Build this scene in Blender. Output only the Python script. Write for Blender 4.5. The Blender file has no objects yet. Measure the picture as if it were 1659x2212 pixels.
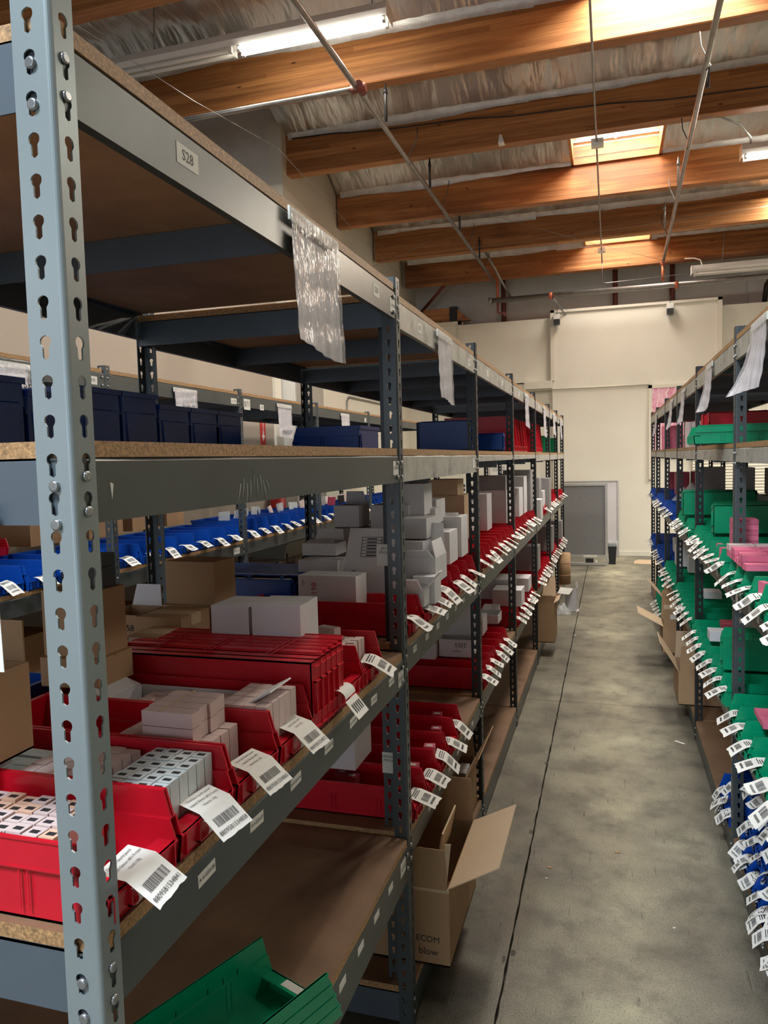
import bpy, math, random
from mathutils import Vector, Matrix
R = math.radians
rnd = random.Random(7)
S = bpy.context.scene
COL = S.collection

# ---------------------------------------------------------------- camera
cam = bpy.data.cameras.new('camera')
cam.sensor_fit = 'VERTICAL'; cam.sensor_height = 36.0
cam.lens = 36.0 * 1618.0 / 2212.0
cam.clip_start = 0.05; cam.clip_end = 200
co = bpy.data.objects.new('camera', cam); COL.objects.link(co)
yaw, pitch, roll = -.29438, -.06927, -.02595
F = Vector((math.sin(yaw)*math.cos(pitch), math.cos(yaw)*math.cos(pitch), math.sin(pitch)))
r0 = Vector((math.cos(yaw), -math.sin(yaw), 0)); u0 = r0.cross(F)
RX = math.cos(roll)*r0 + math.sin(roll)*u0; UP = -math.sin(roll)*r0 + math.cos(roll)*u0
m = Matrix((RX, UP, -F)).transposed().to_4x4(); m.translation = (0, 0, 1.607)
co.matrix_world = m
S.camera = co

# ---------------------------------------------------------------- world, lights, exposure
W = bpy.data.worlds.new('world'); S.world = W; W.use_nodes = True
W.node_tree.nodes['Background'].inputs[0].default_value = (0.75, 0.85, 1.0, 1)
W.node_tree.nodes['Background'].inputs[1].default_value = 1.0
S.view_settings.view_transform = 'Standard'; S.view_settings.look = 'None'
S.view_settings.exposure = 0.80; S.view_settings.gamma = 1.0
S.view_settings.use_curve_mapping = False
S.cycles.use_denoising = True
S.cycles.max_bounces = 8; S.cycles.diffuse_bounces = 4; S.cycles.glossy_bounces = 4
S.cycles.transparent_max_bounces = 12; S.cycles.transmission_bounces = 6
S.cycles.sample_clamp_indirect = 6
S.cycles.caustics_reflective = False; S.cycles.caustics_refractive = False
LN = {}
def area(name, loc, sx, sy, power, color, rot=(0, 0, 0)):
    l = bpy.data.lights.new(name, 'AREA'); l.shape = 'RECTANGLE'; l.size = sx; l.size_y = sy
    l.energy = power; l.color = color
    o = bpy.data.objects.new(name, l); COL.objects.link(o); o.location = loc; o.rotation_euler = rot
    return o
DAY = (0.80, 0.90, 1.0); SKY = (1.0, 0.95, 0.86); TUBE = (1.0, 0.94, 0.80)
# daylight lamps added behind the camera: an unseen door opening and an overhead panel
area('unseen_door_daylight', (-1.6, -5.4, 1.7), 3.2, 2.8, 14, DAY, (R(90), 0, 0))
area('skylight_or_added_light', (-1.2, -1.5, 4.9), 1.2, 1.2, 240, DAY)  # added overhead lamp to light the nearest posts; no skylight is built here
# skylights in the roof: two in view, the one just above the frame, others over the next aisles
area('skylight_or_added_light', (0.075, 8.33, 5.335), 0.86, 1.2, 46, SKY)
area('skylight_or_added_light', (0.115, 11.32, 5.215), 0.86, 1.2, 30, SKY)
area('skylight_or_added_light', (0.40, 5.30, 5.40), 0.95, 1.2, 95, SKY)
area('skylight_or_added_light', (5.0, 8.33, 5.1), 1.0, 1.0, 90, SKY)
area('skylight_or_added_light', (5.0, 2.0, 5.3), 1.0, 1.0, 70, SKY)
# unseen lamps added out of frame, sized like rows of tube fittings
area('unseen_tube_row', (3.2, 10.4, 4.75), 2.4, 0.15, 110, TUBE)
area('unseen_tube_row', (3.2, 5.2, 4.4), 2.4, 0.15, 40, TUBE)
area('unseen_tube_row', (-2.1, 2.2, 4.8), 2.4, 0.15, 34, TUBE)  # added for the far left aisle and its bounce onto shelf undersides
area('unseen_tube_row', (0.2, 2.6, 4.9), 0.15, 2.4, 25, TUBE)

# ---------------------------------------------------------------- materials
def newmat(name):
    m = bpy.data.materials.new(name); m.use_nodes = True
    nt = m.node_tree; return m, nt, nt.nodes['Principled BSDF']
def N(nt, typ, **kw):
    n = nt.nodes.new(typ)
    for k, v in kw.items():
        if k in n.inputs: n.inputs[k].default_value = v
        else: setattr(n, k, v)
    return n
def ramp(nt, src, stops):
    r = N(nt, 'ShaderNodeValToRGB'); e = r.color_ramp.elements
    while len(e) > 1: e.remove(e[-1])
    e[0].position = stops[0][0]; e[0].color = (*stops[0][1], 1)
    for p, c in stops[1:]:
        x = e.new(p); x.color = (*c, 1)
    nt.links.new(src, r.inputs[0]); return r
def coords(nt, scale=(1, 1, 1), world=False):
    if world:
        g = N(nt, 'ShaderNodeNewGeometry'); src = g.outputs['Position']
    else:
        g = N(nt, 'ShaderNodeTexCoord'); src = g.outputs['Object']
    mp = N(nt, 'ShaderNodeMapping'); mp.inputs['Scale'].default_value = scale
    nt.links.new(src, mp.inputs[0]); return mp.outputs[0]
def noise(nt, vec, scale, detail=4, rough=.55):
    n = N(nt, 'ShaderNodeTexNoise'); n.inputs['Scale'].default_value = scale
    n.inputs['Detail'].default_value = detail; n.inputs['Roughness'].default_value = rough
    nt.links.new(vec, n.inputs['Vector']); return n.outputs['Fac']
def bump(nt, b, fac, strength, dist=.01):
    n = N(nt, 'ShaderNodeBump'); n.inputs['Strength'].default_value = strength; n.inputs['Distance'].default_value = dist
    nt.links.new(fac, n.inputs['Height']); nt.links.new(n.outputs[0], b.inputs['Normal'])
def mixc(nt, fac, a, b, mode='MIX'):
    n = N(nt, 'ShaderNodeMix'); n.data_type = 'RGBA'; n.blend_type = mode
    nt.links.new(fac, n.inputs[0])
    for i, v in ((6, a), (7, b)):
        if isinstance(v, tuple): n.inputs[i].default_value = (*v, 1)
        else: nt.links.new(v, n.inputs[i])
    return n.outputs[2]
def M(name, col, rough=.5, metal=0.0, var=.12, scale=6, spec=.5, bmp=0, world=True, coat=0):
    m, nt, b = newmat(name)
    v = coords(nt, world=world)
    f = noise(nt, v, scale)
    lo = tuple(c*(1-var) for c in col); hi = tuple(min(1, c*(1+var)) for c in col)
    r = ramp(nt, f, [(.3, lo), (.7, hi)]); nt.links.new(r.outputs[0], b.inputs['Base Color'])
    b.inputs['Roughness'].default_value = rough; b.inputs['Metallic'].default_value = metal
    b.inputs['Specular IOR Level'].default_value = spec
    if coat: b.inputs['Coat Weight'].default_value = coat
    if bmp:
        f2 = noise(nt, v, scale*8, 3); bump(nt, b, f2, bmp, .004)
    return m
def emit(name, col, strength):
    m, nt, b = newmat(name)
    b.inputs['Base Color'].default_value = (*col, 1)
    b.inputs['Emission Color'].default_value = (*col, 1); b.inputs['Emission Strength'].default_value = strength
    return m

def mat_floor():
    m, nt, b = newmat('concrete_floor')
    v = coords(nt, world=True)
    big = noise(nt, v, .9, 5, .6); mid = noise(nt, v, 5, 6, .65); fine = noise(nt, v, 60, 4, .7)
    r1 = ramp(nt, big, [(.30, (.17, .155, .115)), (.48, (.22, .20, .15)), (.62, (.31, .29, .215))])
    r2 = ramp(nt, mid, [(.36, (.62, .62, .62)), (.50, (.96, .96, .96)), (.66, (1.18, 1.18, 1.14))])
    fine2 = noise(nt, v, 170, 3, .7)
    r3 = ramp(nt, fine2, [(.34, (.58, .57, .55)), (.47, (.97, .97, .97)), (.64, (1.16, 1.16, 1.14))])
    c = mixc(nt, N(nt, 'ShaderNodeValue').outputs[0], r1.outputs[0], r2.outputs[0], 'MULTIPLY')
    c.node.inputs[0].default_value = 1
    for l in list(c.node.inputs[0].links): nt.links.remove(l)
    # scratches: stretched noise turned two ways
    v2 = N(nt, 'ShaderNodeMapping'); v2.inputs['Scale'].default_value = (60, 5, 1); v2.inputs['Rotation'].default_value = (0, 0, R(35))
    nt.links.new(v, v2.inputs[0]); s1 = noise(nt, v2.outputs[0], 1.0, 3, .6)
    v3 = N(nt, 'ShaderNodeMapping'); v3.inputs['Scale'].default_value = (50, 6, 1); v3.inputs['Rotation'].default_value = (0, 0, R(-50))
    nt.links.new(v, v3.inputs[0]); s2 = noise(nt, v3.outputs[0], 1.0, 3, .6)
    k1 = ramp(nt, s1, [(.27, (.45, .45, .45)), (.33, (1, 1, 1))]); k2 = ramp(nt, s2, [(.27, (.45, .45, .45)), (.33, (1, 1, 1))])
    def mul(a, bb):
        x = mixc(nt, a, a, bb, 'MULTIPLY')
        for l in list(x.node.inputs[0].links): nt.links.remove(l)
        x.node.inputs[0].default_value = 1; return x
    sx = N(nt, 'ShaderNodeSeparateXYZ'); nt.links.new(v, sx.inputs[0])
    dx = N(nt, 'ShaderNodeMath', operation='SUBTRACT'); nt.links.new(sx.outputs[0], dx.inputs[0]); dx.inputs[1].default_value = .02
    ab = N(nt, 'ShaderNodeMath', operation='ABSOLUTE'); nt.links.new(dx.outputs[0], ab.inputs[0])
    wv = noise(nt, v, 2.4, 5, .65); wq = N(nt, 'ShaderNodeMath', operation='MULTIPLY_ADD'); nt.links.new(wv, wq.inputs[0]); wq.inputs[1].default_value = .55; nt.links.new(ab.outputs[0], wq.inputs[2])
    path_falloff = ramp(nt, wq.outputs[0], [(.30, (1.30, 1.29, 1.22)), (.46, (.98, .98, .96)), (.66, (.70, .70, .71))])  # worn path and light fall-off painted in: lighter centre, darker beside the racks
    c = mul(c, path_falloff.outputs[0]); c = mul(c, r3.outputs[0]); c = mul(c, k1.outputs[0]); c = mul(c, k2.outputs[0])
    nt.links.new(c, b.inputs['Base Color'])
    rr = ramp(nt, big, [(.3, (.42,)*3), (.7, (.6,)*3)]); nt.links.new(rr.outputs[0], b.inputs['Roughness'])
    bump(nt, b, fine, .15, .003)
    return m
def mat_board(name, face, edge):
    # particle board: the big faces are browner and smoother, the sawn edges show chips
    m, nt, b = newmat(name)
    v = coords(nt, world=True)
    g = N(nt, 'ShaderNodeNewGeometry'); sx = N(nt, 'ShaderNodeSeparateXYZ'); nt.links.new(g.outputs['True Normal'], sx.inputs[0])
    a = N(nt, 'ShaderNodeMath', operation='ABSOLUTE'); nt.links.new(sx.outputs[2], a.inputs[0])
    f = noise(nt, v, 7, 5, .6); f2 = noise(nt, v, 190, 4, .8)
    und = ramp(nt, sx.outputs[2], [(0, tuple(x*2.2 for x in face)), (.02, face)])  # undersides lightened: floor bounce light is put into the colour
    tone = ramp(nt, f, [(.3, (.80,)*3), (.7, (1.14,)*3)])
    c1 = mixc(nt, f, und.outputs[0], tone.outputs[0], 'MULTIPLY')
    for l in list(c1.node.inputs[0].links): nt.links.remove(l)
    c1.node.inputs[0].default_value = 1
    c2 = ramp(nt, f2, [(.3, tuple(x*.32 for x in edge)), (.5, edge), (.68, tuple(min(1, x*1.7) for x in edge))])
    c = mixc(nt, a.outputs[0], c2.outputs[0], c1)
    nt.links.new(c, b.inputs['Base Color']); b.inputs['Roughness'].default_value = .55
    bump(nt, b, f2, .25, .002)
    return m
def mat_wood(name, dark, light):
    m, nt, b = newmat(name)
    v = coords(nt, (.35, 1, 1), True)
    # laminations: each 38 mm layer its own tone; long grain; knots
    sx = N(nt, 'ShaderNodeSeparateXYZ'); g = N(nt, 'ShaderNodeNewGeometry'); nt.links.new(g.outputs['Position'], sx.inputs[0])
    mu = N(nt, 'ShaderNodeMath', operation='MULTIPLY'); mu.inputs[1].default_value = 1/.042; nt.links.new(sx.outputs[2], mu.inputs[0])
    fl = N(nt, 'ShaderNodeMath', operation='FLOOR'); nt.links.new(mu.outputs[0], fl.inputs[0])
    xs = N(nt, 'ShaderNodeMath', operation='MULTIPLY'); xs.inputs[1].default_value = .33; nt.links.new(sx.outputs[0], xs.inputs[0])
    xa = N(nt, 'ShaderNodeMath', operation='ADD'); nt.links.new(xs.outputs[0], xa.inputs[0])
    fm = N(nt, 'ShaderNodeMath', operation='MULTIPLY'); fm.inputs[1].default_value = .37; nt.links.new(fl.outputs[0], fm.inputs[0]); nt.links.new(fm.outputs[0], xa.inputs[1])
    xf = N(nt, 'ShaderNodeMath', operation='FLOOR'); nt.links.new(xa.outputs[0], xf.inputs[0])
    cb = N(nt, 'ShaderNodeCombineXYZ'); nt.links.new(xf.outputs[0], cb.inputs[0]); nt.links.new(fl.outputs[0], cb.inputs[1])
    wn = N(nt, 'ShaderNodeTexWhiteNoise'); wn.noise_dimensions = '3D'; nt.links.new(cb.outputs[0], wn.inputs['Vector'])
    mp = N(nt, 'ShaderNodeMapping'); mp.inputs['Scale'].default_value = (1.2, 30, 30); nt.links.new(g.outputs['Position'], mp.inputs[0])
    gr = noise(nt, mp.outputs[0], 1.5, 6, .65)
    vo = N(nt, 'ShaderNodeTexVoronoi'); vo.inputs['Scale'].default_value = 3.2
    mp2 = N(nt, 'ShaderNodeMapping'); mp2.inputs['Scale'].default_value = (.7, 2.0, 2.0); nt.links.new(g.outputs['Position'], mp2.inputs[0]); nt.links.new(mp2.outputs[0], vo.inputs['Vector'])
    kn = ramp(nt, vo.outputs['Distance'], [(.035, (.25, .16, .10)), (.07, (1, 1, 1))])
    big = noise(nt, v, .55, 4, .6)
    c1 = ramp(nt, gr, [(.3, dark), (.7, light)])
    c2 = ramp(nt, wn.outputs['Value'], [(0, (.66, .60, .54)), (1, (1.14, 1.12, 1.10))])
    fr = N(nt, 'ShaderNodeMath', operation='FRACT'); nt.links.new(mu.outputs[0], fr.inputs[0])
    ln = ramp(nt, fr.outputs[0], [(.0, (.50, .44, .40)), (.06, (1, 1, 1))])
    st = ramp(nt, big, [(.37, (.30, .22, .19)), (.43, (.62, .54, .48)), (.47, (1, 1, 1))])
    def mul(a, bb):
        x = mixc(nt, a, a, bb, 'MULTIPLY')
        for l in list(x.node.inputs[0].links): nt.links.remove(l)
        x.node.inputs[0].default_value = 1; return x
    c = mul(mul(mul(mul(c1.outputs[0], c2.outputs[0]), st.outputs[0]), kn.outputs[0]), ln.outputs[0])
    nt.links.new(c, b.inputs['Base Color']); b.inputs['Roughness'].default_value = .55
    bump(nt, b, gr, .12, .003)
    return m
def mat_foil():
    m, nt, b = newmat('foil_insulation')
    v = coords(nt, (1, 1, 1), True)
    f = noise(nt, v, 1.3, 3, .5)
    mp = N(nt, 'ShaderNodeMapping'); mp.inputs['Scale'].default_value = (3.2, .7, 1); nt.links.new(v, mp.inputs[0])
    f3 = noise(nt, mp.outputs[0], 1.6, 3, .5); f4 = noise(nt, v, 5.5, 2, .5)
    c = ramp(nt, f, [(.3, (.50, .50, .50)), (.7, (.70, .70, .70))]); nt.links.new(c.outputs[0], b.inputs['Base Color'])
    b.inputs['Metallic'].default_value = .9
    rr = ramp(nt, f3, [(.3, (.24,)*3), (.7, (.38,)*3)]); nt.links.new(rr.outputs[0], b.inputs['Roughness'])
    ad = N(nt, 'ShaderNodeMath', operation='MULTIPLY_ADD'); nt.links.new(f4, ad.inputs[0]); ad.inputs[1].default_value = .10; nt.links.new(f3, ad.inputs[2])
    bump(nt, b, ad.outputs[0], .42, .10)
    return m
def mat_beamworn():
    # white painted rack beams with scuffs showing the grey steel
    m, nt, b = newmat('scuffed_beam_paint')
    v = coords(nt, world=True)
    f = noise(nt, v, 14, 6, .7); f2 = noise(nt, v, 4, 4, .6)
    c = ramp(nt, f, [(.33, (.13, .14, .13)), (.42, (.36, .36, .33)), (.6, (.47, .47, .43))])
    nt.links.new(c.outputs[0], b.inputs['Base Color'])
    b.inputs['Roughness'].default_value = .42; b.inputs['Metallic'].default_value = .2
    return m
def mat_alpha(name, col, rough, alpha, spec=.6):
    m, nt, b = newmat(name)
    b.inputs['Base Color'].default_value = (*col, 1); b.inputs['Roughness'].default_value = rough
    b.inputs['Alpha'].default_value = alpha; b.inputs['Specular IOR Level'].default_value = spec
    f = noise(nt, coords(nt, (1, 1, .35), True), 22, 4, .6); bump(nt, b, f, .8, .02)
    return m

MT = dict(
    floor=mat_floor(),
    board=mat_board('particle_board', (.205, .117, .065), (.36, .205, .09)),
    wood=mat_wood('glulam_wood', (.34, .125, .036), (.60, .285, .098)),
    foil=mat_foil(),
    foiledge=M('foil_flap', (.62, .61, .58), .38, .55, .15, 9, bmp=.5),
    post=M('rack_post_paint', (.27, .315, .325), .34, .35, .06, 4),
    postshade=M('rack_post_shaded_paint', (.024, .027, .029), .38, .35, .10, 6),  # post paint darkened for the far posts; their shade is in the colour
    beam=M('rack_beam_paint', (.085, .096, .094), .36, .35, .12, 6),
    beamblue=M('rack_brace_paint', (.10, .125, .15), .40, .30, .08, 5),
    beamworn=mat_beamworn(),
    stud=M('steel_rivet', (.34, .35, .36), .3, .8, .1, 30),
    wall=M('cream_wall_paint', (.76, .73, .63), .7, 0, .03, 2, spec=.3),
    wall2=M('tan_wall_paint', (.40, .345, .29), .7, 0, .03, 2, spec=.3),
    concrete=M('painted_concrete_wall', (.74, .725, .69), .75, 0, .06, 3, spec=.3, bmp=.15),
    trim=M('cream_trim_paint', (.72, .68, .575), .6, 0, .03, 4),
    pipe=M('galvanised_pipe', (.30, .295, .285), .33, .75, .15, 12),
    pipedark=M('dark_steel_pipe', (.10, .10, .095), .45, .5, .2, 12),
    redpipe=M('red_oxide_steel', (.22, .055, .04), .55, .1, .2, 8),
    copper=M('orange_painted_fitting', (.50, .15, .07), .5, .2, .2, 20),
    black=M('black_plastic', (.012, .012, .013), .4, 0, .2, 8),
    white=M('white_enamel', (.80, .79, .75), .4, 0, .03, 4),
    tube=emit('tube_light', (1, .95, .84), 16.0),
    skypanel=emit('skylight_diffuser', (1, .97, .90), 3.0),
    joint=M('joint_filler', (.085, .078, .062), .9, 0, .4, 40),
    paper=M('white_paper', (.80, .79, .75), .7, 0, .04, 10),
    stick=M('sticker_paper', (.70, .69, .64), .55, 0, .06, 14),
    ink=M('black_ink', (.02, .02, .022), .6, 0, .1, 20),
    redink=M('red_marker_ink', (.45, .05, .04), .6, 0, .1, 20),
    film=mat_alpha('clear_film', (.80, .78, .82), .12, .42, 1.0),
    sheet=M('pale_lilac_paper', (.58, .56, .60), .5, 0, .05, 8),
    red=M('red_polypropylene', (.56, .007, .022), .30, 0, .10, 9, spec=.5),
    blue=M('blue_polypropylene', (.004, .055, .32), .30, 0, .10, 9, spec=.5),
    green=M('green_polypropylene', (.0, .29, .135), .32, 0, .10, 9, spec=.5),
    card=M('brown_cardboard', (.40, .255, .145), .75, 0, .08, 5, spec=.2, bmp=.1),
    cardin=M('pale_cardboard', (.56, .42, .28), .75, 0, .06, 5, spec=.2),
    wcard=M('white_cardboard', (.68, .67, .69), .6, 0, .05, 6, spec=.3),
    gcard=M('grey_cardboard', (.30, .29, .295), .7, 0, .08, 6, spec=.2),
    carton=M('pale_pink_carton', (.64, .50, .475), .5, 0, .06, 20),
    cartonb=M('pale_blue_carton', (.60, .66, .68), .35, 0, .06, 20),
    cartonp=M('peach_carton', (.72, .45, .32), .5, 0, .06, 20),
    pink=M('pink_carton', (.70, .16, .26), .5, 0, .12, 20),
    pinkb=M('deep_pink_carton', (.55, .12, .20), .5, 0, .12, 20),
    rose=M('rose_carton', (.42, .06, .10), .5, 0, .12, 20),
    plast=mat_alpha('clear_plastic', (.75, .80, .80), .12, .45, 1.0),
    greyboard=M('grey_felt_board', (.185, .185, .19), .8, 0, .05, 30, spec=.2),
    alu=M('aluminium_frame', (.50, .49, .46), .4, .6, .08, 12),
    wboard=M('white_board_back', (.60, .575, .60), .5, 0, .03, 4),
    signred=M('sign_red', (.52, .02, .02), .5, 0, .06, 8),
)
def mat_poster():
    m, nt, b = newmat('pink_banner_print')
    v = coords(nt, world=True)
    f = noise(nt, v, 5, 6, .65); w = N(nt, 'ShaderNodeTexWave'); w.inputs['Scale'].default_value = 3.2; w.inputs['Distortion'].default_value = 8
    nt.links.new(v, w.inputs['Vector'])
    c = ramp(nt, f, [(.3, (.62, .13, .26)), (.5, (.80, .40, .50)), (.7, (.88, .70, .74))])
    k = ramp(nt, w.outputs['Fac'], [(.90, (0, 0, 0)), (1, (.6, .6, .6))])
    c2 = mixc(nt, k.outputs[0], c.outputs[0], (.95, .90, .92)); nt.links.new(c2, b.inputs['Base Color'])
    b.inputs['Roughness'].default_value = .4
    return m
MT['poster'] = mat_poster()

# ---------------------------------------------------------------- mesh helpers
class MB:
    def __init__(s): s.v = []; s.f = []; s.m = []; s.sm = []
    def add(s, vs, fs, mi=0, smooth=False):
        o = len(s.v); s.v += [tuple(x) for x in vs]
        for f in fs: s.f.append([o+i for i in f]); s.m.append(mi); s.sm.append(smooth)
        return s
    def box(s, x0, x1, y0, y1, z0, z1, mi=0):
        return s.add([(x0, y0, z0), (x1, y0, z0), (x1, y1, z0), (x0, y1, z0), (x0, y0, z1), (x1, y0, z1), (x1, y1, z1), (x0, y1, z1)],
            [(3, 2, 1, 0), (4, 5, 6, 7), (0, 1, 5, 4), (1, 2, 6, 5), (2, 3, 7, 6), (3, 0, 4, 7)], mi)
    def prism(s, pts, axis, a, b, mi=0, smooth=False):
        # pts: closed profile in the two other axes (x,y)->z ; (x,z)->y ; (y,z)->x
        n = len(pts)
        def P(p, t): return (p[0], p[1], t) if axis == 'z' else (p[0], t, p[1]) if axis == 'y' else (t, p[0], p[1])
        vs = [P(p, a) for p in pts] + [P(p, b) for p in pts]
        s.add(vs, [tuple(range(n))[::-1], tuple(range(n, 2*n))], mi)
        o = len(s.v)-2*n
        for i in range(n):
            j = (i+1) % n; s.f.append([o+i, o+j, o+n+j, o+n+i]); s.m.append(mi); s.sm.append(smooth)
        return s
    def tube(s, pts, r, n=10, mi=0, caps=True):
        pts = [Vector(p) for p in pts]; rings = []
        o = len(s.v)
        for i, p in enumerate(pts):
            d = (pts[min(i+1, len(pts)-1)] - pts[max(i-1, 0)]).normalized()
            a = d.cross(Vector((0, 0, 1)));
            if a.length < 1e-4: a = d.cross(Vector((1, 0, 0)))
            a.normalize(); b = d.cross(a)
            rr = r[i] if isinstance(r, (list, tuple)) else r
            for k in range(n):
                t = 2*math.pi*k/n; s.v.append(tuple(p + a*(rr*math.cos(t)) + b*(rr*math.sin(t))))
        for i in range(len(pts)-1):
            for k in range(n):
                k2 = (k+1) % n
                s.f.append([o+i*n+k, o+(i+1)*n+k, o+(i+1)*n+k2, o+i*n+k2]); s.m.append(mi); s.sm.append(True)
        if caps:
            s.f.append([o+k for k in range(n)]); s.m.append(mi); s.sm.append(False)
            q = o+(len(pts)-1)*n; s.f.append([q+k for k in range(n)][::-1]); s.m.append(mi); s.sm.append(False)
        return s
    def slab(s, corners, t, mi=0):
        # a flat panel with four corners and thickness t along its normal
        c = [Vector(p) for p in corners]; n = (c[1]-c[0]).cross(c[2]-c[1]).normalized()*t
        vs = c + [p+n for p in c]; k = len(c)
        fs = [tuple(range(k))[::-1], tuple(range(k, 2*k))] + [(i, (i+1) % k, k+(i+1) % k, k+i) for i in range(k)]
        return s.add(vs, fs, mi)
    def grid(s, fn, nu, nv, mi=0, smooth=True, thick=0):
        o = len(s.v)
        for i in range(nu+1):
            for j in range(nv+1): s.v.append(tuple(fn(i/nu, j/nv)))
        for i in range(nu):
            for j in range(nv):
                a = o+i*(nv+1)+j; s.f.append([a, a+nv+1, a+nv+2, a+1]); s.m.append(mi); s.sm.append(smooth)
        return s
    def mesh(s, name, mats):
        me = bpy.data.meshes.new(name); me.from_pydata(s.v, [], s.f)
        for mm in (mats if isinstance(mats, (list, tuple)) else [mats]): me.materials.append(MT[mm] if isinstance(mm, str) else mm)
        me.polygons.foreach_set('material_index', s.m); me.polygons.foreach_set('use_smooth', s.sm)
        me.update(); return me
    def build(s, name, mats, parent=None, loc=(0, 0, 0), rz=0):
        return put(name, s.mesh(name, mats), parent, loc, rz)
def put(name, me, parent=None, loc=(0, 0, 0), rz=0, rot=None):
    o = bpy.data.objects.new(name, me); COL.objects.link(o); o.parent = parent
    o.location = loc; o.rotation_euler = rot or (0, 0, rz); return o
def thing(name, label, cat, loc=(0, 0, 0), rz=0, group=None):
    o = bpy.data.objects.new(name, None); COL.objects.link(o); o.empty_display_size = .05
    o.location = loc; o.rotation_euler = (0, 0, rz); return tag(o, label, cat, group)
def tag(o, label, cat, group=None):
    o['label'] = label; o['category'] = cat
    if group: o['group'] = group
    return o
def struct(o): o['kind'] = 'structure'; return o
_txt = {}
def text_mesh(body, size, mat='ink', align='CENTER'):
    k = (body, round(size, 5), mat, align)
    if k in _txt: return _txt[k]
    cu = bpy.data.curves.new('text', 'FONT'); cu.body = body; cu.size = size; cu.align_x = align; cu.align_y = 'CENTER'; cu.resolution_u = 2
    ob = bpy.data.objects.new('text', cu); COL.objects.link(ob)
    dg = bpy.context.evaluated_depsgraph_get(); me = bpy.data.meshes.new_from_object(ob.evaluated_get(dg))
    bpy.data.objects.remove(ob); bpy.data.curves.remove(cu)
    me.materials.clear(); me.materials.append(MT[mat]); _txt[k] = me
    return me
def text(name, body, size, parent, loc, rot, mat='ink', align='CENTER'):
    return put(name, text_mesh(body, size, mat, align), parent, loc, rot=rot)
ORD = ['', 'first', 'second', 'third', 'fourth', 'fifth', 'sixth', 'seventh', 'eighth', 'ninth', 'tenth', 'eleventh', 'twelfth', 'thirteenth', 'fourteenth']

# ---------------------------------------------------------------- building shell
XL, XR, XW = -.5395, .4465, -3.28
YJ = [-6.0, -1.2, 1.9, 4.93, 7.02, 10.2, 13.2]; XJ = [-6.2, -3.4, -.322, 2.6, 5.6, 9.0]
floor = struct(thing('floor', 'grey worn concrete floor', 'floor')); del floor['label']; del floor['category']
MB().box(-6.4, 9.2, -6.2, 13.6, -.14, -.035).build('joint_bed', 'joint', floor)
def wob(a, b, n, amp, seed):
    q = random.Random(seed); return [(a+(b-a)*i/n, q.uniform(-amp, amp)*(1 if 0 < i < n else 0)) for i in range(n+1)]
for i in range(len(XJ)-1):
    for j in range(len(YJ)-1):
        x0, x1, y0, y1 = XJ[i], XJ[i+1], YJ[j], YJ[j+1]
        gx0 = .0038 if i == 2 else .002; gx1 = .0038 if i == 1 else .002; g = .0022
        nn = 60 if i in (1, 2) else 2; am = .0022 if i in (1, 2) else 0
        pts = [(x+g if k else x+gx0, y0+g) for k, x in ((0, x0), (1, x1-2*g))]
        right = [(x1-gx1+(d if i == 1 else 0), t) for t, d in wob(y0+g, y1-g, nn, am, 31+j)]
        left = [(x0+gx0+(d if i == 2 else 0), t) for t, d in wob(y1-g, y0+g, nn, am, 77+j)]
        poly = right + left
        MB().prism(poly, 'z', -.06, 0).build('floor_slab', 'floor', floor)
chip = MB()
for (cx, cy) in ((-.335, 2.30), (-.31, 2.34), (-.333, 3.15), (-.33, 3.9), (-.318, 4.6)):
    pl = [(cx+.011*math.cos(t)*rnd.uniform(.5, 1.1), cy+.022*math.sin(t)*rnd.uniform(.5, 1.2)) for t in [k*math.pi/4 for k in range(8)]]
    chip.prism(pl, 'z', -.002, .0008)
chip.build('joint_chip', 'joint', floor)

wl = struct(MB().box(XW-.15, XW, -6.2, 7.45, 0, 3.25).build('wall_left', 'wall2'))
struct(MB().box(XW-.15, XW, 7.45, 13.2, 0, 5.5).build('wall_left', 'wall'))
struct(MB().box(-6.35, XW-.15, 7.45, 7.6, 0, 5.6).build('wall_left', 'concrete'))
struct(MB().box(-6.5, -6.35, -6.2, 7.6, 0, 6.3).build('wall_left', 'concrete'))
struct(MB().box(9.0, 9.2, -6.2, 13.6, 0, 6.2).build('wall_right', 'wall'))
wf = struct(MB().box(-6.5, -3.4, -6.2, -6.0, 0, 5.9).box(.2, 9.2, -6.2, -6.0, 0, 5.9).box(-3.4, .2, -6.2, -6.0, 3.4, 5.9).build('wall_front', 'wall'))
YB = 12.45
wb = struct(MB().box(XW-.1, 9.0, 13.1, 13.3, 0, 5.6).build('wall_back', 'concrete'))
# cream partition in front of the concrete wall: lower field, raised board, side fields
part = MB()
part.box(XW, -.88, YB, YB+.12, 0, 2.78).box(-.88, 9.0, YB-.10, YB+.12, 0, 2.66)
part.box(XW, -.90, YB-.02, YB+.12, 2.80, 3.80)
part.box(1.62, 9.0, YB+.02, YB+.12, 2.78, 3.80)
pw = struct(part.build('wall_back', 'wall'))
struct(MB().box(-.88, 1.60, YB-.10, YB+.10, 2.66, 3.86).build('trim_1', 'wall'))
tr = MB(); tr.box(-.90, -.84, YB-.13, YB-.10, 2.80, 3.90).box(1.55, 1.61, YB-.13, YB-.10, 2.70, 3.90).box(-.90, 1.61, YB-.13, YB-.10, 3.86, 3.90)
struct(tr.build('trim_2', 'trim'))
struct(MB().box(-1.32, -.88, YB-.16, YB, 2.68, 2.80).build('trim_3', 'trim'))
struct(MB().box(XW, -2.34, YB-.06, YB+.1, 3.80, 3.86).box(-2.40, -2.34, YB-.06, YB-.02, 2.9, 3.86).build('trim_4', 'trim'))
struct(MB().tube([(-1.3, YB-.115, 2.665), (.58, YB-.115, 2.665)], .010).build('trim_5', 'trim'))
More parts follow.
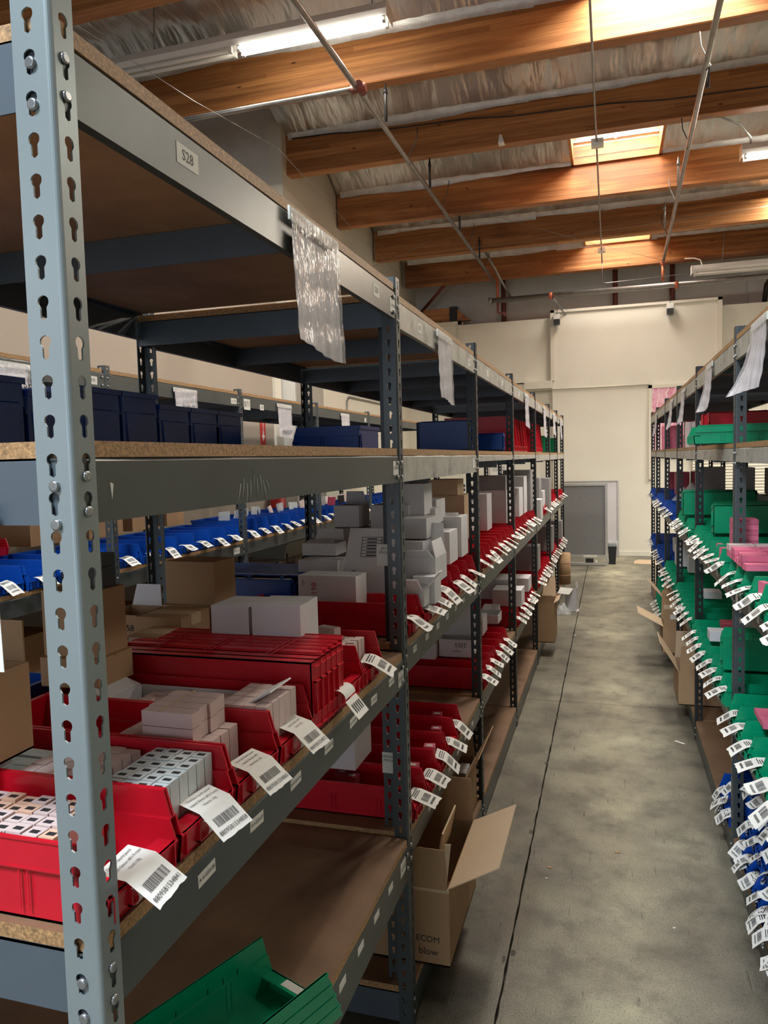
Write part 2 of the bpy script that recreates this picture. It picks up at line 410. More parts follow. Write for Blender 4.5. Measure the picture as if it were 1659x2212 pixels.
struct(MB().box(XW, 9.0, YB-.112, YB-.1, 0, .07).build('baseboard_back', 'wall'))

# roof deck, glulam beams, foil blankets
BY = [4.575, 6.075, 7.575, 9.075, 10.575, 12.075]; BZ = [4.74, 4.69, 4.655, 4.53, 4.475, 4.415]
BX0 = [-6.35, -6.35, -3.28, -3.26, -3.24, -3.20]
YS = [-4.4, -2.9, -1.4, .1, 1.575, 3.075]; ZS = [5.05, 4.98, 4.92, 4.87, 4.82, 4.78]
allY = YS + BY; allZ = ZS + BZ; allX = [-6.35]*6 + BX0
struct(MB().add([(-6.5, -6.2, 6.2), (9.2, -6.2, 6.2), (9.2, 13.3, 5.4), (-6.5, 13.3, 5.4), (-6.5, -6.2, 6.3), (9.2, -6.2, 6.3), (9.2, 13.3, 5.5), (-6.5, 13.3, 5.5)],
    [(0, 1, 2, 3), (7, 6, 5, 4), (0, 4, 5, 1), (1, 5, 6, 2), (2, 6, 7, 3), (3, 7, 4, 0)]).build('ceiling', 'foil'))
for y, z, x0 in zip(allY, allZ, allX):
    # glulam with eased lower arrises
    pr = [(y+.008, z), (y+.122, z), (y+.13, z+.008), (y+.13, z+.60), (y, z+.60), (y, z+.008)]
    struct(MB().prism(pr, 'x', x0, 9.0).build('roof_beam', 'wood'))
def foil(y0, z0, y1, z1, x0, x1, seed):
    q = random.Random(seed); ph = [q.uniform(0, 6.28) for _ in range(8)]
    zt0, zt1 = z0+.40, z1+.40
    def fn(u, v):
        x = x0+(x1-x0)*u; e = math.sin(math.pi*v)
        z = zt0+(zt1-zt0)*v + .17*min(1, 4*min(v, 1-v))
        seam = abs(((x+5.03) / 1.22) % 1 - .5)*2
        z -= .022*e*(1-seam)**2 - .012*e*seam**8
        z += e*(.010*math.sin(5*x+ph[0]+3*v) + .008*math.sin(13*x+ph[1]+5*v) + .006*math.sin(23*x+9*v+ph[2]))
        return (x, y0+(y1-y0)*v, z)
    return MB().grid(fn, int((x1-x0)/.10), 14)
nY = len(allY)
SKY_BAYS = {8: (-.38, .53), 10: (-.34, .57), 6: (-.1, .9)}
for k in range(nY-1):
    y0, y1 = allY[k]+.131, allY[k+1]-.001; x0 = max(allX[k], allX[k+1]); x0 = x0 if k >= 8 else (-6.35 if k < 7 else -3.3)
    spans = [(x0, 9.0)]
    if k in SKY_BAYS: spans = [(x0, SKY_BAYS[k][0]-.03), (SKY_BAYS[k][1]+.03, 9.0)]
    root = struct(thing('ceiling', '', '')); del root['label']; del root['category']
    for a, b in spans: foil(y0, allZ[k], y1, allZ[k+1], a, b, k).build('foil_blanket', 'foil', root)
    # stapled flaps folded down on the beam faces, in lengths
    x = x0 + .05; q = random.Random(90+k)
    while x < 5.5 and k >= 4:
        L = q.uniform(.9, 1.6); d = q.uniform(.03, .06); ph = q.uniform(0, 6)
        zt, yf = allZ[k+1]+.41, allY[k+1]-.004
        def ff(u, v):
            xx = x+L*u
            e = .012*math.sin(2.3*xx+ph)+.006*math.sin(5.1*xx+2*ph)+.004*abs(math.sin(11*xx+ph))
            return (xx, yf-.045*(1-v)**2-.004*abs(math.sin(13*xx+ph)), zt+.03-v*(d+.05)+e*v)
        MB().grid(ff, 24, 3).build('foil_flap', 'foiledge', root)
        x += L*.99
    # skylight well: curb boards, louvre bars and a glowing diffuser
    if k in SKY_BAYS:
        a, b = SKY_BAYS[k]; zc = allZ[k+1]+.44
        sk = struct(thing('window_%d' % (1+list(SKY_BAYS).index(k)), '', '')); del sk['label']; del sk['category']
        zt = zc+.40
        MB().box(a-.03, a, y0, y1, zc-.08, zt).build('curb_board', 'wood', sk)
        MB().box(b, b+.03, y0, y1, zc-.08, zt).build('curb_board', 'wood', sk)
        MB().box(a-.03, b+.03, y1-.04, y1, zc-.08, zc+.12).build('curb_board', 'wood', sk)
        MB().box(a, b, y1-.03, y1-.01, zc+.12, zt).build('back_panel', 'white', sk)
        MB().box(a, b, y0, y1-.02, zt-.02, zt).build('diffuser', 'skypanel', sk)
        for t in (.15, .20, .25, .30):
            MB().prism([(y1-.075, zc+t), (y1-.03, zc+t+.022), (y1-.03, zc+t+.028), (y1-.078, zc+t+.006)], 'x', a, b).build('louvre_bar', 'white', sk)
        MB().box((a+b)/2-.012, (a+b)/2+.012, y1-.095, y1-.08, zc+.13, zc+.34).build('louvre_post', 'white', sk)
struct(MB().box(XW-.1, 9.0, 12.3, 13.1, 4.98, 5.0).build('ceiling', 'foil'))

# ---------------------------------------------------------------- shelving
MT['posthalfshade'] = M('rack_post_half_shaded_paint', (.075, .088, .094), .36, .35, .08, 5)  # post paint partly darkened; shade deeper in the racks is in the colour
def key_r(t, g=1.0):
    # outline radius of a keyhole (round head, capsule slot below) seen from a point in its throat
    best = 0
    dx, dz = math.cos(t), math.sin(t)
    for s in range(2, 40):
        r = s*.0005; x, z = dx*r/g, dz*r/g
        inside = (x*x + (z-.0035)**2 < .0062**2) or (abs(x) < .0037 and -.0095 < z < .004) or (x*x+(z+.0095)**2 < .0037**2)
        if inside: best = r
        else: break
    return max(best, .002)
_post = {}
def post_mesh(mat, pitch=.0381, wa=.040, wb=.038, h=2.088, z0=.03, mirror=False, n=20):
    k = (mat, pitch, wa, wb, h, z0, mirror, n)
    if k in _post: return _post[k]
    b = MB(); t = .0022; rad = .006
    angs = [2*math.pi*i/n for i in range(n)]
    def flange(w0, w1, fn):
        # fn(u,z,depth): u runs along the flange from w0 to w1
        c = (w0+w1)/2
        nt = int((h-z0)/pitch)
        for q in range(-1, nt+1):
            za, zb = z0+q*pitch, z0+(q+1)*pitch
            za, zb = max(0, za), min(h, zb)
            if q == -1 or q == nt:
                if zb - za < 1e-4: continue
                for dep, fl in ((0, 0), (t, 1)):
                    b.add([fn(w0, za, dep), fn(w1, za, dep), fn(w1, zb, dep), fn(w0, zb, dep)], [(0, 1, 2, 3)])
                continue
            zc = za+pitch*.55; ring = []; hole = []
            ca = [math.atan2(sz-(zc-za if sz < 0 else 0)*0, sx) for sx, sz in ()]
            corner = [math.atan2(zb-zc, w1-c), math.atan2(zb-zc, w0-c), math.atan2(za-zc, w0-c), math.atan2(za-zc, w1-c)]
            aa = sorted([x % (2*math.pi) for x in angs + corner])
            for a in aa:
                ux, uz = math.cos(a), math.sin(a); r = 9
                if ux > 1e-6: r = min(r, (w1-c)/ux)
                if ux < -1e-6: r = min(r, (w0-c)/ux)
                if uz > 1e-6: r = min(r, (zb-zc)/uz)
                if uz < -1e-6: r = min(r, (za-zc)/uz)
                ring.append((c+ux*r, zc+uz*r)); hr = key_r(a, 1.16 if pitch > .04 else 1.0); hole.append((c+ux*hr, zc+uz*hr))
            k2 = len(aa)
            vs = [fn(u, z, 0) for u, z in ring] + [fn(u, z, 0) for u, z in hole] + [fn(u, z, t) for u, z in hole] + [fn(u, z, t) for u, z in ring]
            fs = []
            for i in range(k2):
                j = (i+1) % k2
                fs += [(i, j, k2+j, k2+i), (k2+i, k2+j, 2*k2+j, 2*k2+i), (2*k2+i, 2*k2+j, 3*k2+j, 3*k2+i)]
            b.add(vs, fs)
    flange(-wa, -rad, lambda u, z, d: (u, d, z))
    flange(rad, wb, lambda u, z, d: (-d, u, z))
    arc = [(-rad+rad*math.sin(a), rad-rad*math.cos(a)) for a in [math.pi/2*i/5 for i in range(6)]]
    arci = [(-rad+(rad-t)*math.sin(a), rad-(rad-t)*math.cos(a)) for a in [math.pi/2*i/5 for i in range(6)]]
    for ar in (arc, arci):
        for i in range(5): b.add([(*ar[i], 0), (*ar[i+1], 0), (*ar[i+1], h), (*ar[i], h)], [(0, 1, 2, 3)], 0, True)
    b.add([(-wa, 0, h), (-rad, 0, h), (-rad, t, h), (-wa, t, h), (0, rad, h), (0, wb, h), (-t, wb, h), (-t, rad, h)], [(0, 1, 2, 3), (4, 5, 6, 7)])
    b.add([(-wa, 0, 0), (-wa, t, 0), (-wa, t, h), (-wa, 0, h), (0, wb, 0), (-t, wb, 0), (-t, wb, h), (0, wb, h)], [(0, 1, 2, 3), (4, 5, 6, 7)])
    b.box(-wa, -t, t, t+.002, 0, .004)
    if mirror: b.v = [(-x, y, z) for x, y, z in b.v]
    _post[k] = b.mesh('post', mat); return _post[k]

def rivet(parent, p, d, r=.0058):
    p = Vector(p); d = Vector(d)
    MB().tube([p-d*.002, p+d*.0025, p+d*.0035], [r, r, r*.7], 12).build('rivet', 'stud', parent)
def sticker(parent, body, size, w, h, loc, nrm, mat='stick', skew=0):
    # thin label on a face whose normal is +-x; text reads along the face
    sgn = 1 if nrm > 0 else -1
    o = MB().box(0, .0006*sgn, -w/2, w/2, -h/2, h/2).build('sticker', mat, parent, loc)
    o.rotation_euler = (R(skew), 0, 0)
    if body:
        text('lettering', body, size, o, (.0009*sgn, 0, 0), (R(90), 0, R(90)*sgn))
    return o
class Row:
    pass
def bay(row, i, label, post_mats):
    """one shelving bay: near posts (and the far pair on the last bay), beams, ties, boards"""
    X0, X1, s = row.xf, row.xr, row.s      # front plane, rear plane, s=+1 when the aisle face looks to +x
    Ya, Yb = row.ys[i]-.038, row.ys[i+1]-.038
    root = thing('shelving_bay', label, 'shelving', ((X0+X1)/2, (Ya+Yb)/2, 0), 0, row.group)
    ox, oy = root.location.x, root.location.y
    L = lambda x, y, z=0: (x-ox, y-oy, z)
    last = i == len(row.ys)-2
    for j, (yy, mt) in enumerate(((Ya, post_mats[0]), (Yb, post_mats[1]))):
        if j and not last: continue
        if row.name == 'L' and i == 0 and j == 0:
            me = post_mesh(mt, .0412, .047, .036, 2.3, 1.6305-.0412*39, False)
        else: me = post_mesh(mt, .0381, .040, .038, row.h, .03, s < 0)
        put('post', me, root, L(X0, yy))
        if row.name == 'L' and i == 1 and j == 0: put('post', post_mesh(mt, .0381, .038, .012, 1.012, .03, False), root, L(X0-.041, yy+.036)); MB().box(-.020, 0, 0, .0022, 1.10, 2.03).box(-.0022, 0, .0022, .012, 1.10, 2.03).build('post', 'postshade', root, L(X0-.041, yy+.036))
        put('post', post_mesh(mt if row.name != 'LL' else 'posthalfshade', .0381, .040, .038, row.h, .03, s < 0), root, L(X1, yy+.038), math.pi)
    y0, y1 = Ya+.003, (Yb+.036 if last else Yb-.001)
    for lv, (zt, hb) in enumerate(row.levels[i]):
        bm = row.beam(i, lv)
        # front beam: C section with a folded ledge; its face sits behind the post flange
        for xf, sg, mt in ((X0, s, bm), (X1, -s, 'beamblue')):
            xo = xf - sg*.0026
            pr = [(xo, zt-hb), (xo, zt-.004), (xo-sg*.003, zt), (xo-sg*.030, zt), (xo-sg*.030, zt-.002), (xo-sg*.004, zt-.002), (xo-sg*.002, zt-.006), (xo-sg*.002, zt-hb+.002), (xo-sg*.014, zt-hb+.002), (xo-sg*.014, zt-hb)]
            b = MB().prism([(x-ox, z) for x, z in pr], 'y', y0-oy, y1-oy)
            o = b.build('beam', mt, root)
            if xf == X0 and Ya < 3.4:
                for yy in (Ya+.019, Yb+.019 if not last else Yb+.019):
                    for dz in (.020, .058):
                        rivet(o, (xf-ox+sg*.0004, yy-oy if yy < Yb else yy-oy-.038+.006*0, zt-dz), (sg, 0, 0))
        xa, xb = min(X0, X1)+.004, max(X0, X1)-.004
        ye = Ya+.0048
        o = MB().box(xa-ox, xb-ox, ye-oy, ye+.002-oy, zt-hb, zt).box(xa-ox, xb-ox, ye-oy, ye+.022-oy, zt-.002, zt).build('side_beam', 'beamblue', root)
        if Ya < 1:
            for dz in (.030, .071): rivet(o, (X0-.024-ox, Ya-oy-.0006, zt-dz), (0, -1, 0), .0062)
        if last:
            MB().box(xa-ox, xb-ox, Yb+.03-oy, Yb+.032-oy, zt-hb, zt).build('side_beam', 'beamblue', root)
        ym = (y0+y1)/2
        MB().box(xa-ox, xb-ox, ym-.020-oy, ym-.018-oy, zt-.062, zt-.003).box(xa-ox, xb-ox, ym-.020-oy, ym+.02-oy, zt-.003, zt-.0005).build('centre_tie', 'beamblue', root)
        # particle board with slightly ragged long edge
        q = random.Random(i*7+lv); n = 10
        e = [(X0 - s*(.003 - q.uniform(-.0015, .0015)) , y0+.004+(y1-y0-.008)*k/n) for k in range(n+1)]
        cut = .012
        e[0] = (e[0][0]-s*cut, e[0][1]); e[-1] = (e[-1][0]-s*cut, e[-1][1])
        e = [e[0], (e[0][0]+s*cut, e[0][1]+cut*.8)] + e[1:-1] + [(e[-1][0]+s*cut, e[-1][1]-cut*.8), e[-1]]
        poly = e + [(X1+s*.004, y1-.004), (X1+s*.004, y0+.004)]
        poly = [(x-ox, y-oy) for x, y in poly]
        MB().prism(poly, 'z', zt+.0004, zt+.0185).build('shelf_board', 'board', root)
    return root
ROWS = {}
def make_row(name, xf, xr, s, ys, h, group, levels, beam, mats, labels):
    r = Row(); r.name, r.xf, r.xr, r.s, r.ys, r.h, r.group, r.beam = name, xf, xr, s, ys, h, group, beam
    r.levels = levels; ROWS[name] = r
    r.bays = [bay(r, i, labels(i), (mats(i), mats(i+1))) for i in range(len(ys)-1)]
    return r
YL = [.698, 1.972, 3.195, 4.442, 5.81, 7.20, 8.28, 9.36]
def lvL(i):
    A = (2.050, .072); B = (1.618, .072 if i < 2 else .028 if i < 4 else .05)
    if i == 0: return [A, B, (1.066, .074), (.542, .098)]
    if i == 1: return [(2.03, .070), B, (1.086, .070), (.552, .062), (.10, .085)]
    return [(2.03, .070), B, (1.088, .068), (.560, .064), (.10, .085)]
make_row('L', XL, -1.335, 1, YL, 2.088, 'bays of the left shelving row', [lvL(i) for i in range(7)],
    lambda i, lv: 'beam' if i == 0 else ('beamworn' if lv in (0, 1) else 'beam'),
    lambda i: 'post' if i == 0 else 'posthalfshade' if i == 1 else 'postshade',
    lambda i: '%s bay of the left grey steel shelving row%s' % (ORD[i+1] if i < 6 else 'last', ', with the ribbed green bin low down' if i == 0 else ', counted from the near end'))
YR = [1.83, 3.113, 4.445, 5.66, 6.87, 8.15, 9.10]
make_row('R', XR, 1.095, -1, YR, 2.068, 'bays of the right shelving row',
    [[(2.015, .072), (1.618, .052), (1.098, .066), (.585, .066), (.095, .085)] for i in range(6)],
    lambda i, lv: 'beamworn' if lv < 2 else 'beam', lambda i: 'posthalfshade' if i < 2 else 'postshade',
    lambda i: '%s bay of the right grey steel shelving row, counted from the near end' % (ORD[i+1] if i < 5 else 'last'))
YLL = [.55, 1.80, 3.085, 4.43, 5.76, 7.13, 8.30, 9.50]
make_row('LL', -2.285, -3.05, 1, YLL, 2.088, 'bays of the far left shelving row',
    [[(2.05, .075), (1.618, .0) if 0 else (1.09, .075), (.575, .075), (.10, .085)] for i in range(7)],
    lambda i, lv: 'beam', lambda i: 'posthalfshade',
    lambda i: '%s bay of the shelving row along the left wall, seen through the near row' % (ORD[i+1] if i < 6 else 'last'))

# ---------------------------------------------------------------- storage bins
_bins = {}
def bin_mesh(col, w=.146, d=.45, h=.098, lip=.037):
    k = (col, w, d, h, lip)
    if k in _bins: return _bins[k]
    b = MB(); t = .0032; hw = w/2
    b.box(-d, 0, -hw+.004, hw-.004, 0, t)                                   # base
    hs = h*.64
    for s in (-1, 1):
        ya, yb = (-hw+.004, -hw+.004+t) if s < 0 else (hw-.004-t, hw-.004)
        xa = .004 + (-.014-.004)*(hs-lip)/(h-lip)
        b.prism([(-d, 0), (0, 0), (.005, lip), (xa, hs), (-d, hs)], 'y', ya, yb)
        ya, yb = (-hw, -hw+t) if s < 0 else (hw-t, hw)                       # upper field steps outwards
        b.prism([(-d, hs), (xa, hs), (-.014, h), (-d+.004, h)], 'y', ya, yb)
        b.box(-d, xa, min(ya, yb)-.0008, max(ya, yb)+.0008, hs-.0016, hs+.0012)
        ye = ya-.0006 if s < 0 else yb+.0006
        for x in [x for x in (-.10, -.112, -.24, -.252, -.36, -.372) if x > -d+.03]:
            b.box(x, x+.0022, min(ye, ya+.0042 if s < 0 else ya-.004), max(ye, ya), .014, hs-.004)
        b.box(-d+.004, -.014, (-hw-.0016 if s < 0 else hw-.002), (-hw+.002 if s < 0 else hw+.0016), h-.003, h)
    b.box(-d, -d+t, -hw+.004, hw-.004, 0, h)                                 # rear wall
    b.box(-d-.006, -d+.004, -hw, hw, h-.012, h)
    b.add([(-d-.003, -hw+.022, .012), (-d-.003, hw-.022, .012), (-d-.003, hw-.016, h*.66), (-d-.003, -hw+.016, h*.66), (-d, -hw+.026, .010), (-d, hw-.026, .010), (-d, hw-.012, h*.68), (-d, -hw+.012, h*.68)], [(3, 2, 1, 0), (0, 1, 5, 4), (1, 2, 6, 5), (2, 3, 7, 6), (3, 0, 4, 7)])
    # hopper front: upright, ledge and label slot ribs
    b.prism([(0, 0), (.005, lip), (.005-t, lip), (-t, 0)], 'y', -hw+.004, hw-.004)
    b.box(-.022, .006, -hw+.004, hw-.004, lip-.003, lip)
    for y in (-hw+.012, -.030, .030, hw-.014): b.box(.001, .0075, y, y+.0024, .006, lip)
    b.box(.001, .0075, -.030, .030, .006, .0085)
    _bins[k] = b.mesh('bin_body', col); return _bins[k]
_tags = {}
def tag_mesh(var, size=1.0):
    k = (var, size)
    if k in _tags: return _tags[k]
    q = random.Random(500+var); b = MB()
    W2 = (.037 if var < 100 else .034)*size; drop = q.uniform(.020, .045); out = q.uniform(.046, .060); cr = q.uniform(-.006, .006)
    A = [(-.030, .047+q.uniform(-.004, .006)), (-.016, .049), (-.004, .048), (.006, .045)]
    if var >= 100: A = [(-.032, .0500), (-.010, .0478), (.006, .0462)]; out, drop, cr = .048, .027, 0.0
    e = (out*size, .046-drop*size); zb = A[-1][1]
    prof = A + [(.006+(e[0]-.006)*t, zb+(e[1]-zb)*t - .006*math.sin(math.pi*t)*cr*60) for t in (.25, .5, .75, 1.0)]
    n = len(prof)-1; skew = q.uniform(-.10, .10) if var < 100 else 0.0
    def P(u, v):
        t = u*n; i = min(int(t), n-1); f = t-i
        x = prof[i][0]*(1-f)+prof[i+1][0]*f; z = prof[i][1]*(1-f)+prof[i+1][1]*f
        y = (v-.5)*2*W2 + skew*(x+.03) + cr*math.sin(3*u)
        return Vector((x, y, z + cr*.6*math.sin(5*v+2*u)))
    rag = [q.uniform(-.03, .03) for _ in range(9)]
    def Pg(u, v):
        if u > .99: u = 1+rag[int(v*8)]*.5
        return P(min(u, 1.03), v)
    b.grid(lambda u, v: Pg(u, v), 24, 8, 0, True)
    # the sheet doubles back below in a loose curl
    b.grid(lambda u, v: (.010+.009*math.cos(2.9*u-1.1)*size, (v-.5)*1.6*W2, .024+.010*math.sin(2.9*u-1.1)*size), 6, 2, 0, True)
    def ink(u0, u1, v0, v1):
        off = Vector((.25, 0, .97))*.0006
        b.add([P(u0, v0)+off, P(u1, v0)+off, P(u1, v1)+off, P(u0, v1)+off], [(0, 1, 2, 3)], 1)
    if var < 100:
        for u in (.12, .20, .28): ink(u, u+.035, q.uniform(.1, .25), q.uniform(.75, .9))
        v = .2
        while v < .8:
            w = q.choice((.008, .012, .02)); ink(.50, .72, v, v+w); v += w+q.choice((.012, .018, .024))
        for j in range(12): ink(.80, .87, .2+j*.05, .2+j*.05+.028)
    else:                                    # near sheets: lettering is laid on separately, bars here
        v = .16
        while v < .84:
            w = q.choice((.007, .011, .018)); ink(.55, .74, v, v+w); v += w+q.choice((.008, .012, .017))
    _tags[k] = (b.mesh('label_tag', ['paper', 'ink']), prof, e); return _tags[k]
BIN_SEEN = {}
def storage_bin(col, x, y, z, rz, label, group, w=.146, d=.45, h=.098, tagv=None, rot=None, words=None):
    r = thing('storage_bin', label, 'bin', (x, y, z), rz, group)
    if rot: r.rotation_euler = rot
    put('bin_body', bin_mesh(col, w, d, h), r)
    if tagv is not None:
        me, prof, e = tag_mesh(tagv)
        q = random.Random(int(1e4*abs(y)) + tagv)
        tg = put('label_tag', me, r, (0, q.uniform(-.012, .012), h*.0))
        tg.rotation_euler = (0, R(q.uniform(-8, 10)), R(q.uniform(-9, 9)))
        if words:
            a, bb = Vector((-.032, 0, .0500)), Vector((.006, 0, .0462)); c = Vector((e[0], 0, e[1]))
            def lay(body, size, p, t):
                t = t.normalized(); xx = Vector((0, 1, 0)); yy = -t; zz = xx.cross(yy)
                mt = Matrix((xx, yy, zz)).transposed()
                text('lettering', body, size, tg, p + zz*.0012, mt.to_euler())
            for kx, s in enumerate(words[:-1]): lay(s, .0060, a.lerp(bb, .22+.27*kx), bb-a)
            lay(words[-1], .0094, bb.lerp(c, .80), c-bb)
    return r
def tv(i): return (i*7+3) % 9
HEIGHT = {'A': 'top', 'B': 'eye-level', 'C': 'waist-high', 'D': 'knee-high', 'E': 'floor-level'}
ROWNAME = {'L': 'left row', 'R': 'right row', 'LL': 'left wall row'}
def bin_run(row, i, lv, col, n, y0, pitch, z, xoff=0, d=.45, h=.098, w=None, skip=(), notag=()):
    r = ROWS[row]; s = r.s; cname = {'red': 'red', 'blue': 'blue', 'green': 'green'}[col]
    for k in range(n):
        if k in skip: continue
        y = y0+pitch*k
        q = random.Random(i*100+k*3+ord(lv)); dx = q.uniform(-.008, .008)
        storage_bin(col, r.xf - s*(.006+xoff) + dx, y, z, 0 if s > 0 else math.pi,
            '%s %s plastic bin from near end on %s shelf, %s bay of %s' % (ORD[k+1], cname, HEIGHT[lv], ORD[i+1], ROWNAME[row]),
            '%s bins on the %s shelf of the %s' % (cname, HEIGHT[lv], ROWNAME[row]),
            w or pitch-.004, d, h, None if k in notag else tv(k+i*3+ord(lv)))

# first bay, waist-high shelf: the seven red bins nearest the camera
Z1 = 1.0850
ys1 = [.750, .903, 1.060, 1.215, 1.52, 1.668]
NEARW = [("Dasique Starlit Jewel", "Liquid Glitter #01 Frozen", "Gold 1.8g", "8809581534841"),
         ("Dasique Starlit Jewel", "Liquid Glitter #02 Candy", "Hearts 1.8g", "8809581534858"),
         ("Dasique Starlit Jewel", "Liquid Glitter #03", "Sparkling 1.8g", "8809581534865"),
         ("Dasique Starlit Jewel", "Liquid Glitter #04", "Jewel 1.8g", "8809581534872"), None, None]
WHAT = ['full of peach and pink cartons', 'full of pale blue cartons', 'holding a stack of pink cartons', 'holding a long open white box', 'with a white box at its rear', 'packed with upright white cartons']
for k, y in enumerate(ys1):
    storage_bin('red', -.5465, y, Z1, 0, 'red plastic bin %s, %s on the nearest waist-high shelf' % (WHAT[k], ORD[k+1]), 'red bins on the nearest waist-high shelf',
        .150, .47, .100, (100+k if k < 5 else 3) if k != 4 else None, None, NEARW[k])
# nested empty bins lying on their side between the fourth and fifth
for k in range(5):
    storage_bin('red', -.5465+.002*k, 1.300+.0245*k, Z1+.0725+.0012*k, 0, 'empty red bin lying on its side, %s of the nested pack' % ORD[k+1],
        'nested red bins on the nearest shelf', .143-.0008*k, .45, .096, None, (R(-90), 0, 0))
cr = MB(); cr.grid(lambda u, v: (.0+.020*math.cos(3.6*u), (v-.5)*.06, .018*math.sin(3.6*u)), 10, 3); cr.grid(lambda u, v: (.02+.028*u, (v-.5)*.064, -.004-.034*u), 3, 3)
for j in range(5): cr.add([(.028+.0005, -.020+.010*j, -.0125), (.041, -.020+.010*j, -.0285), (.041, -.016+.010*j, -.0285), (.0285, -.016+.010*j, -.0125)], [(0, 1, 2, 3)], 1)
tag(cr.build('rolled_label_sheet', ['paper', 'ink'], None, (-.534, 1.425, Z1+.040)), 'white barcode sheet rolled over, hanging before the nested red bins', 'label sheet')

# ---- cartons packed in the bins
_cart = {}
def carton_mesh(sx, sy, sz, mat, end='ink'):
    k = (sx, sy, sz, mat, end)
    if k in _cart: return _cart[k]
    e = .0012; b = MB()
    b.box(-sx/2, sx/2, -sy/2, sy/2, 0, sz, 0)
    if end:
        b.box(-sx*.28, sx*.28, -sy*.22, sy*.14, sz, sz+.0003, 1)
        b.box(-sx*.36, -sx*.30, -sy/2-.0003, -sy/2, sz*.45, sz*.55, 1).box(sx*.2, sx*.26, -sy/2-.0003, -sy/2, sz*.72, sz*.78, 1)
    me = b.mesh('carton', [mat, end or 'ink']); _cart[k] = me; return me
def carton(sx, sy, sz, mat, loc, rz, label, group, rot=None, end='ink'):
    o = put('small_carton', carton_mesh(sx, sy, sz, mat, end), None, loc, rz, rot)
    return tag(o, label, 'carton', group)
def block(nx, ny, x0, y0, z, sx, sy, sz, mat, label, group, jz=0, tilt=0, dens=1, end='ink', seed=1):
    q = random.Random(seed)
    for a in range(nx):
        for c in range(ny):
            if q.random() > dens: continue
            lb = label if label.endswith('.') is False and '%' not in label else label % (ORD[a+1], ORD[c+1])
            carton(sx-.0022, sy-.0022, sz, mat if isinstance(mat, str) else q.choice(mat), (x0-a*sx, y0+c*sy, z+q.uniform(0, jz)), R(q.uniform(-1.5, 1.5)), lb, group,
                (R(q.uniform(-tilt, tilt)), R(q.uniform(-tilt, tilt)), R(q.uniform(-1.5, 1.5))) if tilt else None, end)
zi = Z1+.0045
G = 'cartons in the nearest bins'
block(7, 5, -.655, .704, zi, .0245, .0235, .072, ['cartonp', 'carton', 'cartonp', 'carton'], 'peach or pink carton in nearest red bin, %s row from aisle, %s from near side', G, .004, seed=2)
block(4, 6, -.585, .848, zi, .0240, .0225, .086, 'cartonb', 'pale blue carton at front of second bin, %s row from aisle, %s from near side', G, .002, seed=3)
block(5, 5, -.705, .862, zi, .0250, .0230, .082, 'carton', 'pale carton mid second red bin, %s row from aisle, %s from near side', G, .005, end=None, seed=4)
for k, (dx, dy, dz, rz) in enumerate(((-.87, .865, .058, 96), (-.87, .895, .058, 92), (-.875, .925, .060, 88), (-.90, .88, .083, 70), (-.885, .90, .105, 60), (-.93, .935, .09, 96))):
    carton(.025, .092, .024, 'cartonb', (dx, dy, zi+dz-.004), R(rz), 'pale carton lying loose, %s from bottom, rear of second red bin' % ORD[k+1], G, end=None)
block(4, 3, -.87, .86, zi, .0250, .034, .052, 'carton', 'pale carton rear of second red bin, %s row from aisle, %s from near side', G, .0, end=None, seed=6)
block(6, 4, -.62, 1.012, zi, .0290, .0290, .078, 'carton', 'lower pinkish carton in third red bin, %s row from aisle, %s from near side', G, .002, end=None, seed=5)
for a in range(2):
    for c in range(4):
        carton(.092, .0250, .0236, 'carton', (-.672-.004*(c % 2), 1.018+.0275*c, zi+.081+.0246*a), R(rnd.uniform(-1, 1)), 'pinkish carton on third bin stack, %s layer, %s from near' % (('under', 'top')[a], ORD[c+1]), G, end=None)
MB().box(-.0012, .0012, -.055, .055, 0, .0012).build('rubber_band', 'cardin', None, (-.685, 1.061, zi+.1306))
tag(bpy.data.objects['rubber_band'], 'tan rubber band across the carton stack in the third bin', 'band')
block(4, 5, -.575, 1.152, zi, .0235, .0250, .100, 'carton', 'upright carton fronting fourth red bin, %s row from aisle, %s from near side', G, .0015, end=None, seed=7)
block(5, 5, -.590, 1.612, zi, .0235, .0245, .083, 'carton', 'front carton in farthest red bin, %s row from aisle, %s from near side', G, .004, 3, end=None, seed=8)
block(5, 5, -.720, 1.612, zi, .0260, .0245, .078, 'carton', 'rear-block carton in farthest red bin, %s row from aisle, %s from near side', G, .004, end=None, seed=9)
carton(.024, .055, .024, 'carton', (-.665, 1.70, zi+.088), R(70), 'white carton tossed on top of the farthest red bin', G, end=None)

